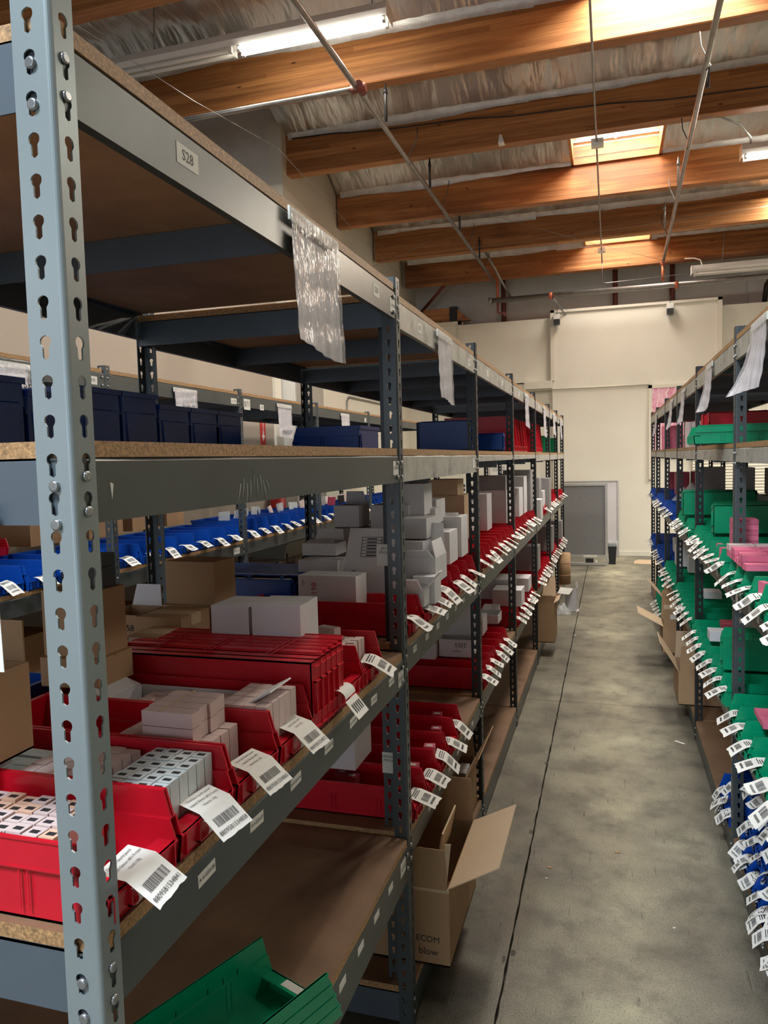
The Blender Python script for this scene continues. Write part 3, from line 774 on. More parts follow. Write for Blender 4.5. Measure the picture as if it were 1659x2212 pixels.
# ---- boxes
def flapbox(name, label, loc, sx, sy, sz, mat, flaps=(), rz=0, inner=None, group=None, closed=False, t=.004, tape=False, cat='box'):
    """cardboard box: closed (lid seam, optional tape) or open with flaps [(side, length, angle)] ; angle 0 = straight up, 90 = flat out"""
    r = thing(name, label, cat, loc, rz, group); inner = inner or mat
    b = MB(); hx, hy = sx/2, sy/2
    if closed:
        b.box(-hx, hx, -hy, hy, 0, sz-.003); b.box(-hx, hx, -hy, -.0012, sz-.003, sz).box(-hx, hx, .0012, hy, sz-.003, sz)
        b.build('carton_body', mat, r)
        if tape: MB().box(-hx-.0008, hx+.0008, -.022, .022, sz, sz+.0006).box(hx, hx+.0008, -.022, .022, sz*.6, sz).box(-hx-.0008, -hx, -.022, .022, sz*.6, sz).build('packing_tape', 'cardin', r)
    else:
        b.box(-hx, hx, -hy, hy, 0, t).box(-hx, hx, -hy, -hy+t, 0, sz).box(-hx, hx, hy-t, hy, 0, sz).box(-hx, -hx+t, -hy+t, hy-t, 0, sz).box(hx-t, hx, -hy+t, hy-t, 0, sz)
        b.build('carton_body', mat, r)
    for fl in flaps:
        side, ln, ang = fl[:3]; m2 = fl[3] if len(fl) > 3 else inner
        a = R(ang); d, u = math.sin(a)*ln, math.cos(a)*ln; e = .006
        if side == '+x': c = [(hx, -hy+e, sz), (hx, hy-e, sz), (hx+d, hy-e*2.5, sz+u), (hx+d, -hy+e*2.5, sz+u)]
        if side == '-x': c = [(-hx, hy-e, sz), (-hx, -hy+e, sz), (-hx-d, -hy+e*2.5, sz+u), (-hx-d, hy-e*2.5, sz+u)]
        if side == '+y': c = [(hx-e, hy, sz), (-hx+e, hy, sz), (-hx+e*2.5, hy+d, sz+u), (hx-e*2.5, hy+d, sz+u)]
        if side == '-y': c = [(-hx+e, -hy, sz), (hx-e, -hy, sz), (hx-e*2.5, -hy-d, sz+u), (-hx+e*2.5, -hy-d, sz+u)]
        MB().slab(c, -.003).build('flap', m2, r)
    return r
def onface(box, body, size, loc, rot, mat='ink'): text('lettering', body, size, box, loc, rot, mat)
FRONT = (R(90), 0, 0)                     # lettering facing -y
# long open white box in the fourth bin with its end flaps out
flapbox('open_white_box', 'long white open box with end flaps spread over the fourth red bin', (-.765, 1.205, zi+.010), .265, .118, .074, 'wcard', [('+x', .075, 62, 'wcard'), ('-x', .085, 68, 'wcard')], t=.002)
block(7, 3, -.672, 1.172, zi+.013, .030, .032, .062, 'carton', 'carton inside long open white box, %s row from aisle, %s from near side', G, .012, 6, .8, None, 12)
# brown boxes behind the nearest bins
b = flapbox('brown_box', 'brown box with a white 548 label behind the red bins', (-.990, 1.452, 1.187), .074, .10, .046, 'card', closed=True, tape=True)
MB().box(-.034, .035, -.0508, -.05, .003, .043).build('paper_label', 'stick', b); onface(b, '548g', .024, (.003, -.0515, .023), FRONT)
flapbox('brown_box', 'brown carton right behind the box labelled 548', (-1.020, 1.577, 1.187), .12, .13, .064, 'card', closed=True, tape=True)
flapbox('brown_box', 'upper square brown carton by the rear post with tucked lid', (-1.022, 1.712, 1.2525), .145, .10, .110, 'card', closed=True, rz=R(-3))
flapbox('brown_box', 'low brown carton under the square brown carton', (-1.025, 1.722, 1.187), .155, .14, .065, 'card', closed=True)
flapbox('brown_box', 'tall dark brown carton behind the near post', (-.999, 1.232, 1.2435), .124, .09, .128, 'card', closed=True)
flapbox('brown_box', 'low brown carton under the tall dark carton', (-.993, 1.225, 1.187), .132, .106, .056, 'card', closed=True)
flapbox('brown_box', 'brown carton standing at left of the near post', (-.90, .84, 1.193), .15, .10, .13, 'card', [('+y', .06, 10)], t=.003)
for k, (x, y) in enumerate(((-1.06, .72), (-1.06, .875), (-1.06, 1.03), (-1.06, 1.185))):
    storage_bin('blue', -1.335, y, Z1, math.pi, '%s blue bin at the rear of the nearest waist-high shelf, facing the wall' % ORD[k+1], 'blue bins at the rear of the nearest shelf', .148, .24, .098, None)
b = flapbox('brown_box', 'brown open carton with white lid by the rear post, number on its face', (-1.15, 1.60, 1.187), .10, .12, .06, 'card', [('+y', .055, 12, 'wcard')], t=.003)
onface(b, '7558', .022, (.02, -.0615, .028), FRONT)
bx = thing('black_box', 'small black carton with light print on top of the tall brown carton', 'box', (-.995, 1.245, 1.372)); MB().box(-.048, .048, -.02, .02, 0, .040).box(-.048, .048, -.02, .02, .041, .066).build('carton_body', 'black', bx)
text('lettering', 'Glyhinee', .021, bx, (0, -.0206, .052), (R(90), R(180), 0), 'stick')
# two white boxes in the fifth bin
flapbox('white_box', 'left white cube box standing behind the nested red bins', (-.805, 1.52, zi), .092, .115, .206, 'wcard', closed=True)
flapbox('white_box', 'right white cube box standing behind the nested red bins', (-.697, 1.52, zi), .112, .115, .210, 'wcard', closed=True, rz=R(3))
# nested blue bins at the rear of the second bay
for k in range(10):
    storage_bin('blue', -1.335, 2.085+.022*k, 1.108+.074, math.pi, 'empty blue bin on its side, %s of the blue nested pack' % ORD[k+1], 'nested blue bins behind the near post', .143, .40, .10, None, (R(90), 0, math.pi))

# second bay of the left row, waist-high: white boxes over red bins
ZC = 1.1050
bin_run('L', 1, 'C', 'red', 7, 2.075, .152, ZC, d=.48)
b = flapbox('white_box', 'white box with red handwriting standing in the first bin of the second bay', (-.805, 2.10, ZC+.066), .185, .09, .098, 'wcard', closed=True, rz=R(-2))
onface(b, '9198', .026, (-.040, -.0456, .052), (R(90), R(90)*-1, 0), 'redink'); onface(b, '1434', .010, (-.076, -.0456, .074), (R(90), R(-90), 0))
MB().box(-.02, .07, -.0456, -.045, .004, .0055).box(-.02, .07, -.0456, -.045, .018, .0195).box(-.02, -.0185, -.0456, -.045, 0, .02).box(.01, .0115, -.0456, -.045, 0, .02).box(.04, .0415, -.0456, -.045, 0, .02).build('printed_grid', 'ink', b)
b = thing('white_box', 'large tilted white box flap with a printed table, in the second bay', 'box', (-.73, 2.22, ZC+.085))
MB().slab([(-.09, -.02, 0), (.10, -.02, -.004), (.095, .06, .195), (-.075, .06, .200)], .004).build('lid', 'wcard', b)
MB().box(-.09, .10, -.022, .10, -.075, .0).build('carton_body', 'wcard', b)
pr = MB()
nz = Vector((0, -.93, .37))*4.4
def pq(u0, u1, v0, v1):
    f = lambda u, v: Vector((-.085+.18*u, -.02+.08*v, .2*v)) + nz*.0012
    pr.add([f(u0, v0), f(u1, v0), f(u1, v1), f(u0, v1)], [(0, 1, 2, 3)])
for j in range(7): pq(.30, .78, .55+.05*j, .556+.05*j)
for u in (.30, .66, .775): pq(u, u+.008, .55, .856)
for j in range(6): pq(.40, .58, .568+.05*j, .585+.05*j); pq(.69, .75, .568+.05*j, .585+.05*j)
for j in range(4): pq(.16+.022*j, .172+.022*j, .33, .35)
pq(.06, .10, .29, .30); pr.build('printed_table', 'ink', b)
flapbox('white_box', 'white box with a tucked flap outline beside the tilted white lid', (-.90, 2.27, ZC+.10), .135, .10, .086, 'wcard', closed=True)
flapbox('white_box', 'white gable-topped box on the flap-outlined white box', (-.93, 2.36, ZC+.188), .12, .10, .042, 'wcard', [('+y', .042, 25, 'wcard'), ('-y', .03, -70, 'wcard')], t=.002)
flapbox('white_box', 'white cube box on the white boxes under the eye-level beam', (-.905, 2.58, 1.368), .095, .12, .080, 'wcard', [('+y', .05, -20, 'wcard')], t=.002)
flapbox('white_box', 'low white box under the white cube box', (-.86, 2.56, ZC+.20), .17, .14, .062, 'wcard', closed=True)
flapbox('white_box', 'shaded white carton at right of the white cube box', (-.75, 2.62, ZC+.102), .14, .16, .24, 'wcard', [('+y', .08, 30, 'wcard')], t=.002)
flapbox('white_box', 'white carton directly behind the second post, upper of two', (-.665, 2.62, 1.410), .075, .12, .11, 'wcard', closed=True)
flapbox('white_box', 'grey-lidded white carton behind the second post', (-.64, 2.50, 1.340), .10, .14, .068, 'wcard', closed=True)
flapbox('white_box', 'white carton stacked below the grey-lidded white carton', (-.65, 2.45, ZC+.105), .12, .15, .125, 'wcard', closed=True)
flapbox('open_white_box', 'opened white box with a long bent flap over the red bins of the second bay', (-.585, 2.40, ZC+.10), .10, .17, .085, 'wcard', [('-y', .05, 55, 'wcard'), ('+x', .055, -15, 'wcard'), ('+y', .10, 15, 'wcard')], t=.002)
flapbox('white_box', 'bright small white box standing in a red bin of the second bay', (-.56, 2.30, ZC+.05), .07, .09, .085, 'wcard', closed=True)
flapbox('open_white_box', 'small white box with curled lid on the second red bin of the second bay', (-.575, 2.20, ZC+.055), .075, .07, .052, 'wcard', [('+x', .070, 40, 'wcard'), ('-y', .04, 30, 'wcard')], t=.002)
for k, (x, y, z, sx, sy, sz) in enumerate(((-.63, 2.78, 1.215, .12, .15, .12), (-.70, 2.86, 1.36, .13, .16, .09), (-.62, 2.98, 1.215, .11, .14, .16), (-.76, 3.02, 1.215, .13, .15, .20), (-.66, 2.70, 1.352, .10, .09, .075))):
    flapbox('white_box', '%s of the white cartons piled at the far end of the second bay' % ORD[k+1], (x, y, z), sx, sy, sz, 'wcard', closed=True, group='white cartons in the second bay')
# further bays of the left row
ZC = 1.1072
bin_run('L', 2, 'C', 'red', 8, 3.275, .150, ZC, d=.48)
bin_run('L', 3, 'C', 'red', 8, 4.53, .158, ZC, d=.48)
bin_run('L', 4, 'C', 'red', 8, 5.90, .160, ZC, d=.48, skip=(0, 1, 2, 3))
bin_run('L', 5, 'C', 'red', 6, 7.30, .155, ZC, d=.48)
bin_run('L', 6, 'C', 'red', 6, 8.38, .155, ZC, d=.48)
bin_run('L', 1, 'D', 'red', 5, 2.075, .152, .5710, d=.48)
bin_run('L', 2, 'D', 'red', 6, 3.29, .140, .5790, d=.48)
bin_run('L', 3, 'D', 'red', 7, 4.55, .150, .5790, d=.48)
bin_run('L', 4, 'D', 'red', 8, 5.90, .155, .5790, d=.48)
bin_run('L', 5, 'D', 'red', 6, 7.30, .150, .5790, d=.48)
bin_run('L', 6, 'D', 'red', 6, 8.38, .155, .5790, d=.48)
def pile(spec, name, label, group, mat):
    for k, (x, y, z, sx, sy, sz) in enumerate(spec):
        flapbox(name, label % ORD[k+1], (x, y, z), sx, sy, sz, mat if isinstance(mat, str) else mat[k % len(mat)], closed=True, group=group)
pile([(-.80, 3.45, 1.207, .20, .18, .14), (-.76, 3.68, 1.207, .16, .18, .22), (-.80, 3.92, 1.207, .22, .20, .17), (-.72, 4.15, 1.207, .15, .17, .20), (-.78, 3.66, 1.429, .14, .16, .075)],
     'white_box', '%s white carton from near end behind the red bins of the third bay', 'white cartons in the third bay', ['wcard', 'cardin', 'wcard'])
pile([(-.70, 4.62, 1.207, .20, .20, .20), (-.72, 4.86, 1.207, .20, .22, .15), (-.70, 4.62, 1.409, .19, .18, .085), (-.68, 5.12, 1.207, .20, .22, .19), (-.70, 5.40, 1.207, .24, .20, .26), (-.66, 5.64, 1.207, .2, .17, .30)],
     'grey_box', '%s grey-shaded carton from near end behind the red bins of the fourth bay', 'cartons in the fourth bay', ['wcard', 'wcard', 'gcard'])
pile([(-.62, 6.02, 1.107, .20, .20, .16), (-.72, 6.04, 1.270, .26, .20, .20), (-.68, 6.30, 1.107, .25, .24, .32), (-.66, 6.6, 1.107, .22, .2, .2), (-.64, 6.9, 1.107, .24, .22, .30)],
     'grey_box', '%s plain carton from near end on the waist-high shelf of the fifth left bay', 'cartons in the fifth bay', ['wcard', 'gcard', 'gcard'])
b = flapbox('white_box', 'white box with numbers on the red bins past the third post, knee-high', (-.690, 3.43, .6795), .165, .10, .085, 'wcard', [('+y', .15, -6, 'wcard')], t=.003)
onface(b, '2355', .028, (.02, -.0512, .060), (R(90), R(180), 0)); onface(b, 'Fragile 1', .014, (.0, -.0512, .030), (R(90), R(180), 0))
flapbox('white_box', 'bright low white box on the red bins past the third post, knee-high', (-.86, 3.40, .6795), .16, .14, .070, 'wcard', closed=True)
flapbox('white_box', 'tall white box at the near rear of the second knee-high shelf', (-.80, 2.16, .672), .115, .16, .20, 'wcard', closed=True)
pile([(-.80, 3.62, .680, .22, .19, .12), (-.72, 3.9, .680, .16, .15, .09)], 'white_box', '%s white box over the red bins of the third knee-high shelf', 'white boxes in the third knee-high bay', 'wcard')
flapbox('open_white_box', 'open white box with raised flap on the third knee-high shelf', (-.66, 4.18, .680), .12, .14, .05, 'wcard', [('-x', .09, 0, 'wcard'), ('+y', .05, 60, 'wcard')], t=.002)
pile([(-.62, 4.72, .680, .18, .18, .10), (-.72, 4.94, .680, .22, .2, .13), (-.66, 5.25, .680, .24, .2, .09)], 'white_box', '%s white box over the red bins of the fourth knee-high shelf', 'white boxes in the fourth knee-high bay', 'wcard')
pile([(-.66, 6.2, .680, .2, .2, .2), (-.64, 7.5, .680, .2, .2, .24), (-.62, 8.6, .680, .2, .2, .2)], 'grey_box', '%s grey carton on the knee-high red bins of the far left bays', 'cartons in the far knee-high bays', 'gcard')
# rose and pink cartons in the knee-high bins
for k, (x, y, m) in enumerate(((-.60, 2.10, 'rose'), (-.60, 2.22, 'rose'), (-.68, 2.225, 'rose'), (-.585, 2.385, 'pink'), (-.60, 2.55, 'rose'), (-.63, 2.70, 'rose'), (-.76, 2.10, 'rose'), (-.80, 2.12, 'rose'))):
    carton(.036, .036, .074, m, (x, y, .5755), R(rnd.uniform(-8, 8)), '%s rose carton standing in the knee-high red bins of the second bay' % ORD[k+1], 'rose cartons in knee-high bins', end='stick')
# eye-level shelf: blue bins facing the far side, dark red bins further on
for k in range(8):
    storage_bin('blue', -1.335, 1.0+.152*k, 1.6368, math.pi, '%s blue bin from the near end on the eye-level shelf, back towards the aisle' % ORD[k+1], 'blue bins on the eye-level shelf', .148, .225, .150 if k in (0, 1, 3, 4) else .128, None)
def bulk(col, cname, x0, x1, y, z, h, n, label, dz=0, w=.20, up=False):
    for k in range(n):
        storage_bin(col, x1, y+k*.02, z+k*dz, 0 if up else math.pi, label % ORD[k+1], 'bins stored on the eye-level shelves', w, x1-x0, h, None)
ZB = 1.6370
storage_bin('blue', -1.045, 2.50, ZB, math.pi, 'blue bin crosswise on the eye-level shelf behind the second post', 'blue bins on the eye-level shelf', .22, .24, .088, None, (0, 0, math.pi))
for k in range(3): storage_bin('blue', -.63-.01*k, 3.55+.018*k, ZB+.078, 0, 'blue bin on its side before the third post, %s of three nested' % ORD[k+1], 'nested blue bins on the eye-level shelf', .150-.001*k, .26, .10, None, (R(-90), 0, 0))
for k in range(4): storage_bin('blue', -.555-.008*k, 4.08+.018*k, ZB+.052, 0, 'bright blue bin on its side in the third bay, %s of four nested' % ORD[k+1], 'nested blue bins on the eye-level shelf', .100-.001*k, .26, .10, None, (R(-90), 0, 0))
for k in range(6): storage_bin('red', -.57, 4.62+.15*k, ZB, 0, 'tall red bin on the eye-level shelf, %s from the fourth left post' % ORD[k+1], 'tall red bins on the eye-level shelf', .146, .40, .215, None)
for k in range(5): storage_bin('red', -.565, 5.95+.15*k, ZB, 0, 'tall red bin on the eye-level shelf, %s from the fifth left post' % ORD[k+1], 'tall red bins on the eye-level shelf', .146, .40, .235, None)
for k in range(9): storage_bin('green', -.57, 7.35+.024*k, ZB+.083, 0, 'green bin on its side at the far end of the eye-level shelf, %s of nine' % ORD[k+1], 'nested green bins on the eye-level shelf', .16, .40, .10, None, (R(-90), 0, 0))
for k in range(6): storage_bin('green', -.57, 8.45+.024*k, ZB+.083, 0, 'green bin on its side in the last left bay, %s of six' % ORD[k+1], 'nested green bins on the eye-level shelf', .16, .40, .10, None, (R(-90), 0, 0))
# lone green bin on the nearest knee-high shelf, standing crosswise with its ribbed base toward the aisle
g = storage_bin('green', -.578, 1.262, .5610, R(68), 'large green bin with ribbed sides on the nearest knee-high shelf, bottom of the picture', None, .176, .45, .112, None)
rb = MB()
for k in range(4):
    z = .112-.026*k; rb.prism([(-.45, z-.024), (-.014+.012*(k+1)*.8, z-.024), (-.014+.012*k*.8, z-.003), (-.45, z-.003)], 'y', -.0905, -.0885).box(-.45, -.012+.010*k, -.0915, -.087, z-.004, z)
rb.build('side_ribs', 'green', g); MB().box(-.016, .002, -.03, .035, .0372, .0378).build('label_strip', 'stick', g)
rb = MB()
for x in (-.08, -.115, -.15, -.22): rb.box(x, x+.0014, .0842, .0850, .06, .085)
rb.build('divider_slots', 'black', g)

# right row: green bins, pink cartons, grey cartons
ZR = 1.1170
bin_run('R', 0, 'C', 'green', 7, 2.02, .152, ZR, -.03, d=.46)
bin_run('R', 1, 'C', 'green', 8, 3.20, .148, ZR, -.03, d=.46)
bin_run('R', 2, 'C', 'green', 6, 4.56, .155, ZR, -.02, d=.46)
bin_run('R', 3, 'C', 'blue', 6, 5.80, .160, ZR, -.02, d=.46)
bin_run('R', 4, 'C', 'blue', 6, 7.00, .160, ZR, -.02, d=.46)
bin_run('R', 5, 'C', 'blue', 5, 8.28, .150, ZR, -.02, d=.46)
bin_run('R', 0, 'D', 'green', 7, 2.02, .152, .6040, -.03, d=.46)
bin_run('R', 1, 'D', 'green', 8, 3.21, .148, .6040, -.03, d=.46)
bin_run('R', 2, 'D', 'green', 7, 4.58, .150, .6040, -.02, d=.46)
bin_run('R', 3, 'D', 'green', 6, 5.80, .160, .6040, -.02, d=.46)
bin_run('R', 4, 'D', 'blue', 6, 7.00, .160, .6040, -.02, d=.46)
bin_run('R', 5, 'D', 'blue', 5, 8.28, .150, .6040, -.02, d=.46)
for k in range(9): storage_bin('green', .455+.004*k, 3.74+.022*k, ZR+.175, math.pi, 'empty green bin on its side behind the first right post, %s of nine nested' % ORD[k+1], 'nested green bins on the waist-high shelf of the right row', .140-.0006*k, .45, .10, None, (R(90), 0, math.pi))
for k in range(4): storage_bin('green', .42+.006*k, 4.85+.02*k, ZR+.18, math.pi, 'big green bin on its side in the third right bay, %s of four' % ORD[k+1], 'large green bins in the third right bay', .15-.001*k, .40, .11, None, (R(90), 0, math.pi))
for k in range(6): storage_bin('green', .44+.004*k, 3.30+.022*k, .604+.17, math.pi, 'empty green bin on its side, %s of six on the knee-high right bins' % ORD[k+1], 'nested green bins on the knee-high shelf of the right row', .135, .45, .10, None, (R(90), 0, math.pi))
G = 'pink cartons on the right row'
for a in range(6):
    for c in range(3):
        carton(.088, .0318, .0196, ('pink', 'pinkb')[(a+c) % 2], (.50, 3.17+.035*c, 1.2185+.0208*a), R(rnd.uniform(-1.5, 1.5)), 'pink carton in tied stack at right, %s layer up, %s from near' % (ORD[a+1], ORD[c+1]), G, end=None)
for a in range(3):
    for c in range(8):
        for e in range(2):
            if rnd.random() < .9 - .2*e: carton(.086, .046, .0212, 'pink' if rnd.random() < .5 else ('pinkb' if rnd.random() < .75 else 'carton'), (.46+.092*a, 2.66+.052*c + .0, 1.2185+.0224*e), R(rnd.uniform(-5, 5)), 'loose pink carton on right green bins, %s from aisle, %s from near, %s layer' % (ORD[a+1], ORD[c+1], ('lower', 'upper')[e]), G, end=None)
for k in range(5): carton(.05, .03, .09, 'pink', (.62+.03*k, 2.60, 1.2185+.0), R(4), '%s deep pink upright carton from aisle at right picture edge' % ORD[k+1], G, end=None)
for (x, y, m) in ((.452, 3.38, 'pink'), (.458, 3.52, 'pink'), (.455, 3.085-.14, 'cartonp'), (.462, 2.80, 'cartonp'), (.45, 2.50, 'pink'), (.48, 2.36, 'pink')):
    carton(.02, .050, .085, m, (x, y, ZR+.004), R(12), '%s carton poking from a waist-high green bin front, right row' % ORD[1+[3.38, 3.52, 2.945, 2.80, 2.50, 2.36].index(round(y, 3))], G, end=None)
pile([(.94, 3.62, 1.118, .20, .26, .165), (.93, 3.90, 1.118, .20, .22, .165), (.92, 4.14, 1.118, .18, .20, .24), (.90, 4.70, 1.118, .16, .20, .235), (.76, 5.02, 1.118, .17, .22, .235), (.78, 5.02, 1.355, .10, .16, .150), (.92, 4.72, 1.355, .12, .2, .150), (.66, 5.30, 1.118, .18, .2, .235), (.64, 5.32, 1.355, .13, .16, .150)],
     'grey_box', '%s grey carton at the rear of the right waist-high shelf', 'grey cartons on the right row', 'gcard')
b = thing('bubble_wrap_roll', 'bent sheet of clear bubble wrap leaning in the green bins of the right row', 'wrap', (.56, 4.22, 1.2185))
MB().grid(lambda u, v: (-.03+.07*v+.03*math.sin(1.5*u), .02*math.sin(40*u)*.05+.03*v, .125*u-.02*u*u), 12, 4).build('bubble_sheet', 'plast', b)
b = thing('clear_bag', 'crumpled clear plastic bag in the blue bins of the far right shelf', 'bag', (.62, 6.55, 1.2185))
MB().grid(lambda u, v: (.17*(u-.5)*1.6, .12*(v-.5)*1.6, .12*math.sin(math.pi*u)*math.sin(math.pi*v)*(1+.25*math.sin(19*u+7*v))), 14, 10).build('bag_film', 'plast', b)
pile([(.64, 7.5, 1.2185, .12, .16, .20), (.80, 7.5, 1.2185, .16, .16, .21), (.70, 8.6, 1.2185, .2, .2, .18)], 'maroon_box', '%s dull maroon carton over the blue bins on the right', 'maroon cartons on the right row', 'rose')
pile([(.62, 6.05, .705, .12, .12, .12), (.60, 6.4, .705, .2, .2, .16), (.62, 7.3, .705, .14, .16, .12), (.60, 5.0, .705, .1, .14, .04)], 'white_box', '%s white box on the far knee-high bins of the right row', 'white boxes on the knee-high right row', 'wcard')
flapbox('white_box', 'long white box lying over the green bins of the right knee-high shelf', (.60, 3.86, .7055), .30, .10, .045, 'wcard', closed=True)
flapbox('white_box', 'large white carton standing at the right edge, knee-high shelf', (.74, 3.35, .7055), .24, .20, .24, 'wcard', closed=True)
flapbox('pink_box', 'flat red-pink box lying in the second green knee-high bin at right', (.62, 2.70, .7055), .30, .16, .018, 'pink', closed=True)
flapbox('white_box', 'round-edged white case with a red side on the right knee-high shelf', (.62, 4.12, .7055), .16, .12, .03, 'rose', closed=True)
for k, (x, y, z, r_, l) in enumerate(((.60, 3.72, .90, .035, .24), (.62, 3.80, .86, .045, .28), (.66, 3.60, .84, .05, .26), (.70, 3.86, .80, .04, .2))):
    o = MB().tube([(0, 0, -l/2), (0, 0, l/2)], r_, 16).build('roll_tube', 'wcard', None, (x, y, z-.0545 if 0 else .7055+l/2)); tag(o, '%s pale upright tube behind the right posts under the waist-high shelf' % ORD[k+1], 'tube', 'pale tubes on the right row')
# eye-level right: large green bin over the edge, dark red nested pack behind, pink boxes
storage_bin('green', .335, 3.48, 1.6370, math.pi, 'large green bin overhanging the edge of the right eye-level shelf', None, .25, .66, .080, None)
for k in range(6): storage_bin('red', .46+.012*k, 3.95+.02*k, 1.6370+.082-.002*k, math.pi, 'dark red bin on its side behind the large green bin, %s of six' % ORD[k+1], 'nested red bins on the right eye-level shelf', .160-.002*k, .34-.012*k, .10, None, (R(90), 0, math.pi))
for k in range(4): storage_bin('red', .46+.012*k, 4.20+.02*k, 1.6370+.082, math.pi, 'dark red bin of the rear pack on the right eye-level shelf, %s of four' % ORD[k+1], 'nested red bins on the right eye-level shelf', .165-.002*k, .30, .10, None, (R(90), 0, math.pi))
pile([(.60, 6.02, 1.6370, .13, .2, .20), (.56, 5.2, 1.6370, .10, .24, .165)], 'maroon_box', '%s dark carton on the eye-level shelf of the right row', 'dark cartons on the right eye-level shelf', ['rose', 'carton'])
pile([(.52, 7.05, 1.6370, .16, .16, .10), (.52, 7.05, 1.739, .16, .16, .10), (.70, 7.05, 1.6370, .16, .16, .12)], 'pink_box', '%s pink carton on the eye-level shelf of the far right bays', 'pink cartons on the right eye-level shelf', 'pink')
for a in range(5):
    for c in range(3): carton(.032, .05, .031, 'carton', (.462+.034*c, 5.02, 1.6371+.0312*a), 0, 'small pale carton on right eye-level shelf, %s layer, %s from aisle' % (ORD[a+1], ORD[c+1]), 'small cartons on the right eye-level shelf', end=None)
# floor-level right: two tiers of small blue bins bristling with label sheets
def blue_tier(y0, n, pitch, x, z, what):
    for k in range(n):
        y = y0+pitch*k
        r = thing('storage_bin', '%s small blue bin of the %s, right floor-level shelf' % (ORD[k+1], what), 'bin', (x, y, z), math.pi, 'small blue bins on the right floor-level shelf')
        put('bin_body', bin_mesh('blue', pitch-.006, .30, .105, .05), r)
        q = random.Random(k*13+int(z*100))
        for j in range(q.choice((1, 1, 2, 2))):
            t = put('label_tag', tag_mesh((k+j*4) % 9, .78)[0], r, (-.004+.010*j, q.uniform(-.02, .02), .012-.004*j))
            t.rotation_euler = (R(q.uniform(-12, 12)), R(q.uniform(-6, 28)), R(q.uniform(-25, 25)))
blue_tier(1.95, 10, .105, .455, .1145, 'lower tier'); blue_tier(1.98, 9, .108, .472, .2210, 'upper tier')
blue_tier(3.17, 3, .105, .450, .1145, 'lower tier beyond first post'); blue_tier(3.17, 1, .105, .466, .2210, 'upper tier beyond first post')
blue_tier(2.02, 9, .112, .50, .3275, 'top tier')
for k in range(5): storage_bin('green', .43, 7.1+.16*k, .1145+.0, math.pi, 'green bin on the right floor-level shelf beyond the cartons, %s in line' % ORD[k+1], 'green bins on the right floor-level shelf', .15, .4, .28, tv(k))

# left wall row seen through the near row: blue bins
for i in range(7):
    r = ROWS['LL']; y0 = r.ys[i]+.085; n = 7
    if i in (1, 2, 3, 4, 5, 6): bin_run('LL', i, 'C', 'blue', 4 if i == 6 else n, y0, (r.ys[i+1]-r.ys[i]-.09)/n, 1.1090, d=.40, h=.105 + (.02 if i == 3 else 0))
G = 'things stored behind the blue bins of the wall row'
for k in range(6): MB().box(-.16, .16, -.17, .17, 0, .013).build('flat_carton', 'card', None, (-2.90, 2.45+.01*(k % 2), 1.235+.0135*k)); tag(bpy.data.objects['flat_carton' + ('.%03d' % k if k else '')], 'flattened brown carton, %s from the bottom of the pile by the wall' % ORD[k+1], 'carton', 'flattened cartons')
for k in range(3): storage_bin('red', -2.62-.02*k, 2.05+.30*k, 1.216, 0, '%s dark red bin stacked behind the blue bins of the wall row' % ORD[k+1], 'red bins of the wall row', .28, .40, .075, None)
pile([(-2.90, 3.2, 1.216, .22, .26, .11), (-2.86, 3.6, 1.216, .24, .30, .12), (-2.88, 4.0, 1.216, .24, .26, .13), (-2.86, 4.32, 1.216, .22, .2, .11)], 'brown_box', '%s brown carton behind the blue bins along the left wall', 'brown cartons of the wall row', 'card')
pile([(-2.80, 3.62, 1.338, .10, .10, .06), (-2.80, 3.74, 1.338, .10, .10, .06)], 'white_box', '%s small white box on a brown carton of the wall row', 'white boxes of the wall row', 'wcard')
pile([(-2.62, 2.45, .60, .2, .26, .24), (-2.60, 2.75, .60, .2, .26, .26), (-2.62, 1.9, .6, .22, .3, .3), (-2.60, 3.4, .6, .24, .3, .26)], 'brown_box', '%s brown carton on the knee-high shelf of the wall row', 'knee-high cartons of the wall row', 'card')
q = random.Random(4)
for k in range(26):
    y = 4.55+.10*k if k < 12 else 5.85+.09*(k-12)
    m = q.choice(['plast', 'carton', 'black', 'rose', 'gcard', 'black']) if y > 5.8 else q.choice(['plast', 'plast', 'carton'])
    o = MB().slab([(-.045, 0, 0), (.045, 0, 0), (.045, .01, .16), (-.045, .01, .16)], .008).build('blister_pack', m, None, (-2.50+q.uniform(-.06, .06), y, 1.125)); o.rotation_euler = (R(q.uniform(-16, 16)), R(q.uniform(-10, 10)), R(q.uniform(60, 120)))
    tag(o, '%s hanging pack from near end in the blue bins along the left wall' % (ORD[k+1] if k < 14 else ORD[k-13] + ' far-group'), 'pack', 'packs in the blue bins of the wall row')
# wire cart with a pale green tote by the wall
ct = thing('wire_cart', 'wire cart carrying a grey-green tote below the wall row shelf', 'cart', (-2.75, 5.95, 0))
wc = MB()
for x in (-.2, .2):
    for y in (-.32, .32): wc.tube([(x, y, .02), (x, y, .86)], .009, 8)
for z in (.25, .60, .80):
    for x in (-.2, .2): wc.tube([(x, -.32, z), (x, .32, z)], .006, 6)
    for y in (-.32, .32): wc.tube([(-.2, y, z), (.2, y, z)], .006, 6)
for k in range(9): wc.tube([(-.2, -.28+.07*k, .80), (.2, -.28+.07*k, .80)], .003, 5)
wc.build('frame', 'pipe', ct)
tt = thing('tote', 'pale grey-green plastic tote on the wire cart', 'tote', (-2.75, 5.9, .806)); b = MB()
b.prism([(-.14, 0), (.14, 0), (.17, .13), (-.17, .13)], 'y', -.2, .2); b.box(-.18, .18, -.21, .21, .115, .13); b.build('tote_body', M('grey_green_plastic', (.36, .42, .38), .5), tt)

